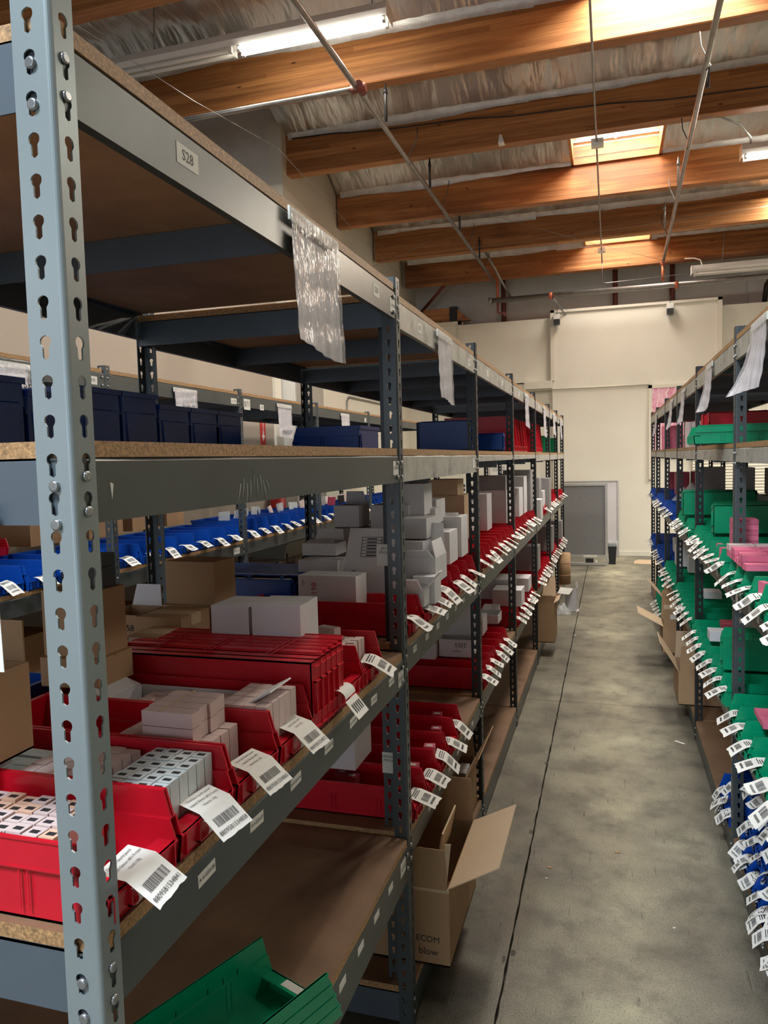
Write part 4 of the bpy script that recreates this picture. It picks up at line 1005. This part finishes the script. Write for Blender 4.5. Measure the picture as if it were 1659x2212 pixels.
# cardboard boxes on the floor-level shelves
ZF = .1195
b = flapbox('brown_box', 'open brown carton jutting into the aisle after the second left post, flaps up', (-.62, 2.27, ZF), .33, .44, .235, 'card', [('-y', .115, -4), ('+x', .165, 62, 'cardin'), ('+y', .14, 8), ('-x', .13, 10)], t=.005)
onface(b, 'TRY ECOM', .026, (.072, -.2212, .078), FRONT); onface(b, 'after blow', .030, (.068, -.2212, .040), FRONT)
onface(b, 'qu', .06, (-.07, -.2212, .085), FRONT)
MB().box(-.10, .166, -.2213, -.2205, .225, .2345).build('packing_tape', 'cardin', b)
MB().slab([(.10, -.10, .24), (.10, .10, .24), (.12, .10, .34), (.12, -.10, .34)], .005).build('inner_flap', 'cardin', b)
MB().slab([(.13, -.205, .24), (.155, -.20, .24), (.168, -.19, .36), (.15, -.195, .36)], .004).build('corrugated_edge', 'cardin', b)
flapbox('brown_box', 'second open brown carton from the near end on the left floor-level shelf', (-.71, 2.92, ZF), .30, .40, .20, 'card', [('-y', .13, 4), ('+x', .17, 28, 'card'), ('+y', .15, -4, 'cardin'), ('-x', .12, 0)], t=.005)
flapbox('white_box', 'small white box inside the second open carton at left', (-.60, 2.98, ZF+.0055), .06, .10, .20, 'wcard', closed=True)
flapbox('brown_box', 'tall brown carton with torn flaps standing past the fifth left post', (-.50, 6.16, ZF), .14, .30, .32, 'card', [('-y', .06, 3), ('+y', .16, 20, 'cardin'), ('+x', .04, 60, 'cardin')], t=.006)
dr = tag(MB().tube([(0, 0, 0), (0, 0, .36)], .075, 20).tube([(0, 0, .10), (0, 0, .11)], .0757, 20).tube([(0, 0, .24), (0, 0, .25)], .0757, 20).build('fibre_drum', 'card', None, (-.52, 8.85, ZF)), 'brown cardboard drum on the last left floor-level shelf', 'drum')
b = flapbox('brown_box', 'brown carton with a white label sticking out past the first right post', (.56, 4.83, ZF-.005), .36, .34, .20, 'card', [('-y', .155, 3, 'card'), ('-x', .19, 32, 'cardin'), ('+y', .17, -3, 'cardin'), ('+x', .1, 20)], t=.005)
MB().box(-.14, -.02, -.1685, -.1678, .232, .272).build('paper_label', 'stick', b); onface(b, 'Fragile', .016, (-.08, -.1692, .252), FRONT)
onface(b, 'Dasique', .06, (.10, -.1705, .10), FRONT)
b = flapbox('brown_box', 'tall brown carton with spread pale flaps before the third right post', (.55, 6.02, ZF-.005), .36, .32, .20, 'card', [('-y', .17, 3, 'card'), ('-x', .20, 62, 'cardin'), ('+y', .22, 3, 'card')], t=.005)
MB().box(-.13, -.04, -.1685, -.1675, .26, .295).build('paper_label', 'stick', b); MB().box(-.175, .0, -.1690, -.1680, .335, .368).build('packing_tape', 'cardp' if 'cardp' in MT else 'cardin', b)
flapbox('brown_box', 'brown carton behind the tall spread-flap carton at right', (.57, 6.50, ZF-.005), .30, .30, .30, 'card', [('-y', .10, 3), ('-x', .20, 40, 'cardin'), ('+y', .12, 0)], t=.005)
fc = MB().prism([(-.14, -.2), (.20, -.24), (.20, .22), (-.05, .26), (-.12, .1)], 'z', 0, .006).build('flat_carton', 'cardin', None, (.46, 11.62, .001)); tag(fc, 'flattened pale cardboard sheet on the floor at the far end', 'cardboard')
b = thing('open_white_box', 'torn white carton lying on the aisle floor by the left row', 'box', (-.40, 7.86, .001))
MB().slab([(-.06, .05, .003), (.05, .0, .003), (.055, 0, .235), (-.05, .05, .235)], .003).slab([(.05, 0, .003), (.075, .13, .003), (.075, .13, .21), (.055, .0, .235)], .003).box(-.06, .08, .0, .13, 0, .003).build('carton_body', 'wcard', b)
MB().slab([(-.13, -.02, .185), (-.01, -.05, .180), (.03, .0, .235), (-.10, .05, .24)], .003).build('flap', 'stick', b)
MB().slab([(.055, 0, .236), (.075, .09, .236), (.07, .09, .30), (.05, .01, .31)], .003).build('flap', 'wcard', b)
b = thing('clear_bag', 'small crumpled clear plastic bag on the floor beside the torn white carton', 'bag', (-.47, 7.76, .001))
MB().grid(lambda u, v: (.10*(u-.5)*1.6, .09*(v-.5)*1.6, .095*math.sin(math.pi*u)*math.sin(math.pi*v)*(1+.2*math.sin(17*u+9*v))), 12, 10).build('bag_film', 'plast', b)
sc = MB().box(-.03, .03, -.006, .006, 0, .0012).build('paper_scrap', 'paper', None, (.362, 4.35, .0005), R(-40)); tag(sc, 'thin white paper scrap on the floor by the right row', 'paper')
for k, (x, y, s_) in enumerate(((-.235, 2.88, .010), (-.24, 2.80, .005), (-.31, 6.80, .012), (.02, 3.06, .012), (.20, 2.60, .005))):
    tag(MB().prism([(s_*math.cos(a)*(1+.3*math.sin(3*a)), s_*.7*math.sin(a)) for a in [j*math.pi/4 for j in range(8)]], 'z', 0, .003).build('litter_bit', 'stick' if k in (1, 2, 4) else 'card', None, (x, y, .0005)), '%s tiny scrap of litter on the aisle floor' % ORD[k+1], 'litter', 'litter on the aisle floor')

# ---------------------------------------------------------------- hanging pouches and labels
def pouch(label, x, y0, y1, zt, zb, seed, s=1, curl=0, words=None):
    """clear sleeve taped to the beam edge, a paper sheet inside"""
    q = random.Random(seed); ph = [q.uniform(0, 6) for _ in range(6)]; w = y1-y0; h = zt-zb
    r = thing('document_pouch', label, 'pouch', (x, (y0+y1)/2, zt-h), 0, 'clear document pouches hung from the top beams')
    def fn(off, i0=0, k=1):
        def f(u, v):
            yy = (u-.5)*w*k*(1-.10*v*(1-v)); zz = h*(1-v)*(1 if k == 1 else .86)
            xx = off + s*(.003*v*math.sin(6*u+ph[0]) + (.0007+.0014*v*v)*math.sin(27*u+ph[1]+2*v) + .006*v*v + curl*v*v*(.015+.05*u*u)) + .0010*math.sin(21*v+ph[2]+5*u)
            return (xx, yy + curl*.02*v*math.sin(2*u), zz + .003*v*math.sin(4*u+ph[3]) - .012*(u-.5)*v)
        return f
    MB().grid(fn(s*.006), 28, 20).build('sleeve', 'film', r)
    MB().grid(fn(s*.003, 0, .92), 20, 16).build('sheet', 'sheet', r)
    MB().box(min(0, s*.004), max(0, s*.004), -w/2, w/2, h-.020, h+.004).build('hem_strip', 'stick', r)
    if words: text('lettering', words, .045, r, (s*.022, 0, h*.16), (R(90), 0, R(90)*s))
    return r
X = XL+.004
pouch('large wrinkled document pouch hanging from the nearest left top beam', X, 1.235, 1.478, 2.050, 1.815, 1)
pouch('document pouch hanging in the second left bay', X, 2.40, 2.63, 2.022, 1.800, 2)
for k, (a, bb, z) in enumerate(((5.0, 5.22, 1.80), (6.42, 6.64, 1.77), (7.52, 7.78, 1.81), (8.60, 8.80, 1.80))):
    pouch('narrow-looking document pouch hanging in the %s left bay' % ORD[(4, 5, 6, 7)[k]], X, a, bb, 2.02, z, 10+k)
X = XR-.004
pouch('curled document pouch at the right picture edge', X, 2.45, 2.70, 2.008, 1.79, 20, -1, 1)
pouch('bent document pouch hanging in the second right bay', X, 3.68, 3.90, 2.010, 1.80, 21, -1, .5)
for k, (a, bb) in enumerate(((4.98, 5.20), (5.95, 6.15), (7.85, 8.1))):
    pouch('document pouch hanging in the %s right bay' % ORD[(3, 4, 6)[k]], X, a, bb, 2.0, 1.79, 22+k, -1, .4)
X = -2.281
pouch('wide white pouch printed SKIN CARE on the wall row, left edge', X, 2.16, 2.56, 2.030, 1.916, 30, 1, 0, '护肤品/SKIN CARE')
pouch('crinkled white pouch on the wall row between two of its posts', X, 3.62, 3.86, 2.030, 1.90, 31, 1, 0, '护肤品')
pouch('tall white pouch on the wall row near the second rear post', X, 4.95, 5.20, 2.027, 1.79, 32, 1, 0, 'MAKEUP')
pouch('small white pouch farther along the wall row', X, 6.28, 6.50, 2.027, 1.88, 33, 1)
# beam stickers, children of their bays
bl = ROWS['L'].bays
def stk(i, row, body, size, w, h, y, z, tag_skew=0):
    bb = ROWS[row].bays[i]; xf = ROWS[row].xf; s = ROWS[row].s
    sticker(bb, body, size, w, h, (xf - s*.0026 - bb.location.x, y-bb.location.y, z), s, skew=tag_skew)
stk(0, 'L', 'S28', .020, .054, .027, .920, 2.018); stk(0, 'L', 'S30', .020, .048, .030, 1.770, 2.018)
stk(0, 'L', 'J-4-F05', .013, .055, .036, 1.915, 2.008); stk(0, 'L', 'A-4-E04', .013, .050, .036, 1.905, 1.585)
stk(1, 'L', 'S27', .018, .05, .03, 2.20, 1.995); stk(1, 'L', 'J-4-F04', .012, .05, .03, 3.02, 1.99); stk(1, 'L', '', .01, .045, .036, 3.09, 1.585)
for k, y in enumerate((.890, 1.045, 1.20, 1.365, 1.515, 1.665, 1.815)): stk(0, 'L', 'A-4-G03-0%d' % (8-k), .0085, .046, .019, y, 1.038, (2, -3, 1, 0, 3, -2, 1)[k])
stk(0, 'L', 'A-4-G03', .0135, .052, .040, 1.905, 1.020)
for k in range(7): stk(1, 'L', 'A-4-F0%d' % (7-k), .009, .040, .018, 2.06+.15*k, 1.062)
stk(1, 'L', 'A-4-F', .012, .05, .035, 3.07, 1.055)
for k, y in enumerate((1.40, 1.52, 1.64, 1.76)): stk(0, 'L', '', .01, .040, .018, y, .515)
stk(0, 'L', 'A-4-H03', .012, .05, .038, 1.88, .505)
for k in range(6): stk(1, 'L', '', .01, .040, .016, 2.2+.15*k, .526)
for i in (2, 3, 4, 5):
    for k in range(2): stk(i, 'L', '', .01, .045, .03, ROWS['L'].ys[i]+.3+.5*k, 1.995)
for i in (0, 1):
    for lv in (1.068, .555):
        for k in range(7): stk(i, 'R', '', .01, .036, .022, (1.98, 3.25)[i]+.155*k, lv)
stk(0, 'R', '', .01, .045, .05, 3.02, 1.062); stk(1, 'R', '', .01, .045, .05, 4.33, 1.062)
stk(1, 'LL', 'A-J-F05', .02, .085, .038, 2.95, 2.010); stk(2, 'LL', 'A-I-F05', .02, .075, .035, 4.32, 2.005); stk(3, 'LL', 'B71', .05, .09, .07, 4.50, 1.995); stk(3, 'LL', 'S24', .024, .06, .038, 4.72, 1.988)
stk(2, 'LL', 'A-I-G05', .016, .08, .04, 4.28, 1.052); stk(4, 'LL', '', .01, .05, .04, 7.0, 2.0)
# tape wrapped round the second post
bb = bl[1]
for z, t in ((1.345, 'JPY\nMXN3'), (.755, 'MAKEUP\nMAGIC')):
    o = MB().box(-.0425, .0002, -.0012, -.0006, -.030, .030).build('sticker', 'stick', bb, (XL-bb.location.x-.039, YL[1]-.038+.0358-bb.location.y, z)); text('lettering', t, .0105, o, (-.022, -.0016, .012), FRONT)

# ---------------------------------------------------------------- overhead services
def fixture(name, label, x0, x1, y, z, tubes, chains=(), lamp=0):
    r = thing(name, label, 'light', ((x0+x1)/2, y, z)); L = x1-x0
    MB().prism([(-.075, .0), (-.055, -.035), (.055, -.035), (.075, .0), (.06, .055), (-.06, .055)], 'x', -L/2, L/2).build('housing', 'white', r)
    MB().box(-L/2-.004, -L/2, -.08, .08, -.06, .06).build('end_cap', 'white', r); MB().box(L/2, L/2+.004, -.08, .08, -.06, .06).build('end_cap', 'white', r)
    for a, b, on in tubes:
        for yy in (-.038, .038):
            t = MB().tube([(a-r.location.x, yy, -.058), (b-r.location.x, yy, -.058)], .0165, 14).build('lamp_tube', 'tube' if on else 'white', r)
            for e in (a, b):
                MB().box(e-r.location.x-.012, e-r.location.x+.012, yy-.014, yy+.014, -.080, -.035).build('lamp_holder', 'white', r)
    for c in chains:
        MB().tube([(c-r.location.x, 0, .055), (c-r.location.x+.02, 0, .50)], .006, 6).build('hanging_chain', 'pipe', r)
    if lamp:
        a = [t for t in tubes if t[2]][0]
        l = area('tube_lamp', ((a[0]+a[1])/2, y, z-.10), 1.15, .10, lamp, TUBE)
    return r
fixture('fluorescent_fixture', 'long white fluorescent fitting with one lit tube pair under the first beam', -4.02, -1.53, 5.50, 4.862, [(-2.73, -1.56, True), (-3.98, -2.80, False)], (-1.66, -3.5), 30)
fixture('fluorescent_fixture', 'lit fluorescent fitting at the right picture edge beyond the skylight', 1.245, 3.70, 8.30, 4.53, [(1.28, 2.45, True), (2.50, 3.66, True)], (1.5, 3.3), 40)
fixture('fluorescent_fixture', 'pale unlit strip fitting on the right near the back wall', 1.10, 3.55, 11.5, 4.14, [(1.14, 2.31, False), (2.36, 3.5, False)], (1.5,))
def rod(name, label, pts, r, mat, cat='pipe', group=None, n=10): return tag(MB().tube(pts, r, n).build(name, mat), label, cat, group)
t = thing('sprinkler_pipe', 'left grey sprinkler pipe running under the beams along the left row', 'pipe', (-1.73, 4.0, 4.35), 0, 'sprinkler pipes')
MB().tube([(-.08, -3.0, .0), (0, 7.9, 0)], .021, 12).build('pipe_run', 'pipe', t)
for yy, dx in ((2.05, .010), (3.65, .0), (5.28, -.01), (6.55, .02)):
    MB().tube([(dx-.01, yy, 0), (dx-.01, yy, .22), (dx-.01, yy, .30)], [.013, .013, .006], 8).tube([(dx-.01, yy, .22), (dx-.01, yy, .26)], [.02, .012], 8).build('sprinkler_head', 'black', t)
for yy in (2.9, 4.3, 5.9, 7.2):
    MB().tube([(-.02, yy, -.028), (-.05, yy, .02), (.03, yy+.03, .18), (.05, yy+.03, .30)], .005, 6).build('pipe_hanger', 'pipedark', t)
MB().tube([(-.02, 1.46, 0), (-3.0, 1.46, -.01)], .020, 12).build('branch_pipe', 'pipe', t)
MB().tube([(-.02, 1.40, 0), (-.02, 1.52, 0)], .033, 12).tube([(.02, 1.46, 0), (-.09, 1.46, 0)], .030, 12).build('tee_fitting', 'redpipe', t)
MB().tube([(-2.05, 1.46, 0), (-2.06, 1.46, .34)], .010, 8).build('pipe_hanger', 'redpipe', t)
t = thing('sprinkler_pipe', 'right grey sprinkler pipe running under the beams above the right row', 'pipe', (.70, 4.0, 4.35), 0, 'sprinkler pipes')
MB().tube([(-.10, -3.0, 0), (.045, 7.85, 0)], .021, 12).build('pipe_run', 'pipe', t)
for yy, dx in ((2.35, .05), (4.55, .02), (6.0, -.02)):
    MB().tube([(dx-.03, yy, 0), (dx-.03, yy, .24), (dx-.03, yy, .31)], [.013, .013, .006], 8).tube([(dx-.03, yy, .22), (dx-.03, yy, .27)], [.021, .012], 8).build('sprinkler_head', 'black' if yy < 3 else 'pipe', t)
for yy in (2.0, 3.45, 5.0, 6.3):
    MB().tube([(-.03, yy, -.028), (.0, yy, .0), (-.06, yy+.03, .16), (-.07, yy+.03, .26)], .005, 6).build('pipe_hanger', 'pipedark', t)
MB().tube([(.045, 7.80, .02), (.045, 7.80, -.26)], .022, 10).build('drop_pipe', 'copper', t)
MB().tube([(.045, 7.74, 0), (.045, 7.87, 0)], .034, 12).build('elbow_fitting', 'copper', t)
t = thing('main_pipe', 'thick grey sprinkler main crossing in front of the back wall', 'pipe', (-1.79, 11.92, 4.055), 0)
MB().tube([(0, 0, -.01), (10.6, 0, .03)], .040, 14).build('pipe_run', 'pipe', t)
for x in (-.0, .92, 2.72): MB().tube([(x-.02, 0, -.008), (x+.03, 0, -.008)], .052, 14).build('coupling', 'pipe' if x < .1 else 'copper', t)
MB().tube([(.12, 0, 0), (.12, 0, -.20), (.22, 0, -.22)], .018, 8).tube([(.22, -.04, -.22), (.22, .04, -.22)], .03, 10).build('drain_valve', 'redpipe', t)
MB().tube([(.12, 0, .02), (.12, -.03, .33)], .022, 8).build('riser', 'copper', t)
MB().tube([(.32, 0, .02), (.02, -.6, .62)], .020, 8).build('branch_pipe', 'pipe', t)
MB().tube([(.95, .02, -.03), (1.32, .9, -.46)], .012, 8).build('sway_brace', 'pipe', t)
for k, x in enumerate((-1.72, .09, .96)):
    rod('steel_post', '%s red steel strut on the concrete wall above the partition, from left' % ORD[k+1], [(x, 12.98, 3.4), (x, 12.98, 5.0)], .040, 'redpipe', 'strut', 'red steel struts', 4)
rod('steel_brace', 'red diagonal brace from the last beam down to the left corner', [(-2.45, 12.26, 4.56), (-3.2, 12.9, 4.10)], .035, 'redpipe', 'brace', None, 4)
t = thing('conduit', 'thin electrical conduit with a junction box running along the middle of the ceiling', 'conduit', (-.10, 4.0, 4.62), 0)
MB().tube([(-.02, -3, .04), (.0, 7.55, -.24)], .009, 8).build('conduit_run', 'pipe', t)
MB().box(-.055, .055, 3.42, 3.50, -.165, -.10).build('junction_box', 'white', t); MB().box(-.05, .05, 6.9, 6.97, -.25, -.19).build('junction_box', 'white', t)
MB().tube([(0, 7.55, -.24), (0, 7.6, -.50), (.06, 7.62, -.52), (1.9, 7.7, -.45)], .005, 8).build('conduit_drop', 'pipe', t)
rod('black_cable', 'black cable stapled along the face of the second beam', [(-3.2+.46*k, 7.562, 5.015-.022*k+.012*math.sin(2.1*k)) for k in range(16)], .006, 'black', 'cable', None, 6)
for k, (a, b_) in enumerate((((-3.1, 4.04, 4.30), (-2.72, 6.1, 4.30)), ((-2.72, 6.1, 4.30), (-2.95, 11.0, 4.30)), ((-3.1, 10.4, 4.44), (2.6, 10.4, 4.62)), ((-1.5, 8.9, 4.48), (1.3, 12.2, 4.30)), ((-3.2, 10.2, 4.30), (-2.3, 10.1, 4.55)))):
    rod('strung_wire', '%s thin wire strung across the space under the beams' % ORD[k+1], [a, tuple((p+q_)/2-(.03 if i == 2 else 0) for i, (p, q_) in enumerate(zip(a, b_))), b_], .0022, 'pipe', 'wire', 'strung wires', 5)
rod('flexible_conduit', 'curved grey flexible conduit feeding the right fluorescent fitting', [(.80, 7.62, 4.66), (.98, 7.7, 4.66), (1.18, 7.9, 4.64), (1.30, 8.1, 4.60), (1.33, 8.3, 4.585)], .010, 'pipe', 'conduit')
rod('flexible_conduit', 'curved white conduit above the far strip fitting', [(1.05, 11.95, 4.42), (1.18, 11.9, 4.40), (1.24, 11.7, 4.32), (1.24, 11.5, 4.20)], .010, 'white', 'conduit')
rod('wall_conduit', 'white conduit bending down the concrete wall at right', [(.1, 13.06, 4.32), (1.95, 13.06, 4.36), (2.06, 13.06, 4.30), (2.06, 13.06, 3.8)], .014, 'concrete', 'conduit')
rod('vent_elbow', 'black pipe elbow over the partition at the right edge', [(2.4, 12.6, 4.3), (2.25, 12.6, 4.08), (2.22, 12.6, 3.8)], .035, 'black', 'pipe')
bl2 = tag(MB().prism([(0, 0), (.06, 0), (.035, .075), (.015, .08)], 'y', -.04, .04).build('motion_sensor', 'white', None, (-1.02, 7.50, 4.62)), 'small white sensor under the second beam', 'sensor')
for k, (x, z) in enumerate(((-.795, 3.77), (.875, 3.80))):
    t = thing('security_camera', '%s small dark camera hung on the raised board, %s' % (ORD[k+1], ('left', 'right')[k]), 'camera', (x, 12.26, z-.05))
    MB().prism([(-.045, .02), (.045, .02), (.05, .10), (-.05, .10)], 'y', -.05, .05).build('camera_body', 'white', t)
    MB().prism([(-.048, -.06), (.048, -.06), (.046, .02), (-.046, .02)], 'y', -.055, .05).build('lens_hood', 'black', t)
    MB().tube([(0, 0, .10), (.01, .01, .20), (0, .05, .24)], .005, 6).build('bracket', 'black', t)
# ---------------------------------------------------------------- back wall and left wall things
t = thing('display_board', 'grey felt board in an aluminium frame on the floor at the aisle end', 'board', (-.36, 11.2, 0), R(0))
MB().box(-.30, .29, -.010, .010, .155, 1.165).build('felt_panel', 'greyboard', t)
fr = MB(); fr.box(-.335, -.30, -.022, .022, 0, 1.195).box(.285, .32, -.022, .022, 0, 1.195).box(-.30, .285, -.022, .022, 1.160, 1.195).box(-.30, .285, -.022, .022, .125, .160).box(-.30, .285, -.03, .03, .012, .045)
fr.build('frame', 'alu', t)
MB().box(-.02, .17, -.0235, -.022, .128, .156).build('paper_label', 'stick', t); MB().box(.01, .12, -.02, .02, .046, .105).build('control_box', 'black', t); MB().box(.15, .175, -.02, .0, .05, .08).build('switch', 'white', t)
t = thing('display_board', 'pale lilac board leaning on the back wall behind the grey board', 'board', (-.30, 12.27, 0))
MB().slab([(-.42, -.05, .0), (.42, -.05, .0), (.42, .06, 1.175), (-.42, .06, 1.175)], .02).build('panel', 'wboard', t)
MB().slab([(.405, -.056, .0), (.425, -.056, .0), (.425, .054, 1.18), (.405, .054, 1.18)], .03).box(-.42, .42, .032, .068, 1.175, 1.19).build('edge_trim', 'alu', t)
t = thing('waste_bin', 'small black waste bin with a bag over its rim at the aisle end', 'waste bin', (.022, 11.42, 0))
MB().prism([(-.045, 0), (.045, 0), (.065, .30), (-.065, .30)], 'y', -.07, .07).build('bin_body', 'black', t)
MB().grid(lambda u, v: ((.072+.006*math.sin(9*u*6.28))*(1-2*abs(((u*2) % 1)-.5)*0)*(1 if abs(math.cos(6.28*u)) > .7 else abs(math.cos(6.28*u))*1.42)*(1 if math.cos(6.28*u) > 0 else -1), .078*(1 if abs(math.sin(6.28*u)) > .7 else abs(math.sin(6.28*u))*1.42)*(1 if math.sin(6.28*u) > 0 else -1), .34-.075*v), 48, 3).build('bag_rim', 'plast', t)
t = thing('banner', 'pink printed banner in a cream frame on the back wall behind the right row', 'banner', (1.10, 12.315, 0))
MB().box(-.48, .80, -.004, .004, 1.55, 2.60).build('print', 'poster', t)
MB().box(-.53, -.48, -.012, .03, 1.2, 2.65).box(-.53, .85, -.012, .03, 2.60, 2.65).build('frame', 'trim', t)
text('lettering', 'GNMK', .16, t, (.08, -.006, 1.74), FRONT, 'redink')
d = struct(thing('door_1', '', '')); del d['label']; del d['category']
for k in range(42): MB().prism([(12.29, .02+.045*k), (12.282, .035+.045*k), (12.29, .062+.045*k), (12.32, .062+.045*k), (12.32, .02+.045*k)], 'x', 1.2, 5.6).build('slat', 'wall', d)
for k, (x, sx) in enumerate(((-2.98, .5), (-2.62, .08))):
    pass
t = thing('lumber', 'orange timber offcut lying on the partition top in the left corner', 'timber', (-2.72, 12.62, 3.9)); MB().box(-.30, .15, -.05, .05, 0, .22).build('plank', 'wood', t); MB().box(.15, .28, -.06, .06, 0, .24).build('end_block', 'black', t); MB().prism([(.28, 0), (.50, 0), (.30, .17), (.28, .2)], 'y', -.05, .05).build('wedge', 'wood', t)
for k, (y, ) in enumerate(((6.76,), (7.12,))):
    t = thing('fire_extinguisher_sign', 'red extinguisher arrow sign on the left wall, %s of two' % ORD[k+1], 'sign', (XW+.004, y, 1.95))
    MB().prism([(-.055, -.16), (.055, -.16), (.055, .22), (-.055, .22)], 'x', 0, .004).build('panel', 'signred', t)
    text('lettering', 'EXTINGUISHER', .045, t, (.0055, -.0, .08), (R(90), R(90), R(90)), 'paper')
    MB().add([(.0055, -.035, -.07), (.0055, .035, -.07), (.0055, .0, -.13)], [(0, 1, 2)]).add([(.0055, -.012, -.04), (.0055, .012, -.04), (.0055, .012, -.07), (.0055, -.012, -.07)], [(0, 1, 2, 3)]).build('arrow', 'paper', t)
t = thing('fire_extinguisher', 'red fire extinguisher on the left wall under its sign', 'extinguisher', (XW+.10, 6.85, 1.10)); MB().tube([(0, 0, -.25), (0, 0, .16), (0, 0, .22)], [.075, .075, .03], 16).build('cylinder', 'signred', t); MB().tube([(0, 0, .22), (0, 0, .28)], .02, 8).box(-.01, .06, -.012, .012, .27, .29).build('valve', 'black', t)
struct(MB().box(XW, XW+.03, 7.03, 7.18, 0, 2.95).build('trim_6', 'wall'))
t = thing('electrical_cabinet', 'tall grey electrical cabinet door on the left wall', 'cabinet', (XW+.001, 7.62, .9)); MB().box(0, .16, -.40, .40, 0, 1.72).build('cabinet_body', 'concrete', t); MB().box(.16, .172, -.38, .38, .02, 1.70).build('door', 'alu', t); MB().box(.172, .19, .28, .31, .8, .95).build('handle', 'black', t)
rod('wall_conduit', 'thin grey conduit bending along the left wall beyond the cabinet', [(XW+.015, 9.25, 1.6), (XW+.015, 9.25, 2.38), (XW+.015, 9.33, 2.44), (XW+.015, 11.5, 2.44)], .012, 'pipe', 'conduit')
t = thing('wall_notice', 'white notice sheet with two printed lines on the back wall behind the left row', 'notice', (-1.77, YB-.022, 1.05)); MB().box(-.14, .14, -.002, .0, 0, .42).build('sheet', 'paper', t)
text('lettering', 'CAUTION\nFORKLIFT', .045, t, (0, -.003, .36), FRONT)
t = thing('wall_outlet', 'black four-socket outlet on a white plate low on the back wall', 'outlet', (-2.38, YB-.022, 1.02)); MB().box(-.07, .07, -.01, 0, -.02, .16).build('plate', 'white', t)
for x in (-.03, .03):
    for z in (.03, .10): MB().box(x-.018, x+.018, -.014, -.01, z, z+.045).build('socket', 'black', t)
t = thing('computer_monitor', 'black flat monitor standing on the wall row beyond the third post', 'monitor', (-2.42, 9.25, 1.109)); MB().box(-.24, .24, -.015, .015, .06, .34).build('screen', 'black', t); MB().box(-.08, .08, -.07, .07, 0, .012).box(-.02, .02, -.012, .012, .012, .10).build('stand', 'black', t)

# scratches on the nearest eye-level beam, a paper hung at the near end of the row
bb = bl[0]; sm = MB(); q = random.Random(3)
for k in range(9):
    y0_, z0_ = 1.035+.011*k, 1.590+q.uniform(-.008, .010)-.002*abs(k-5); L_ = q.uniform(.020, .036); dy = .014*(4-k)/4 + q.uniform(-.003, .003)
    p = [(XL-.0022-bb.location.x, y0_-bb.location.y, z0_), (XL-.0022-bb.location.x, y0_-dy-bb.location.y, z0_-L_)]
    sm.tube([p[0], ((p[0][0]), (p[0][1]+p[1][1])/2+.0015, (p[0][2]+p[1][2])/2), p[1]], [.0004, .0007, .0003], 4)
sm.prism([(.722-bb.location.y, 1.590), (.728-bb.location.y, 1.588), (.7245-bb.location.y, 1.570)], 'x', XL-.0026-bb.location.x, XL-.0021-bb.location.x)
o = sm.build('scuff_marks', 'stick', bb); o['kind'] = 'stuff'
pp = tag(MB().slab([(-.10, 0, 0), (.10, 0, .004), (.10, -.004, .19), (-.10, -.004, .19)], .0008).build('paper_sheet', 'paper', None, (-.742, .6568, 1.380)), 'blank white paper sheet taped to the near end of the left row', 'paper')
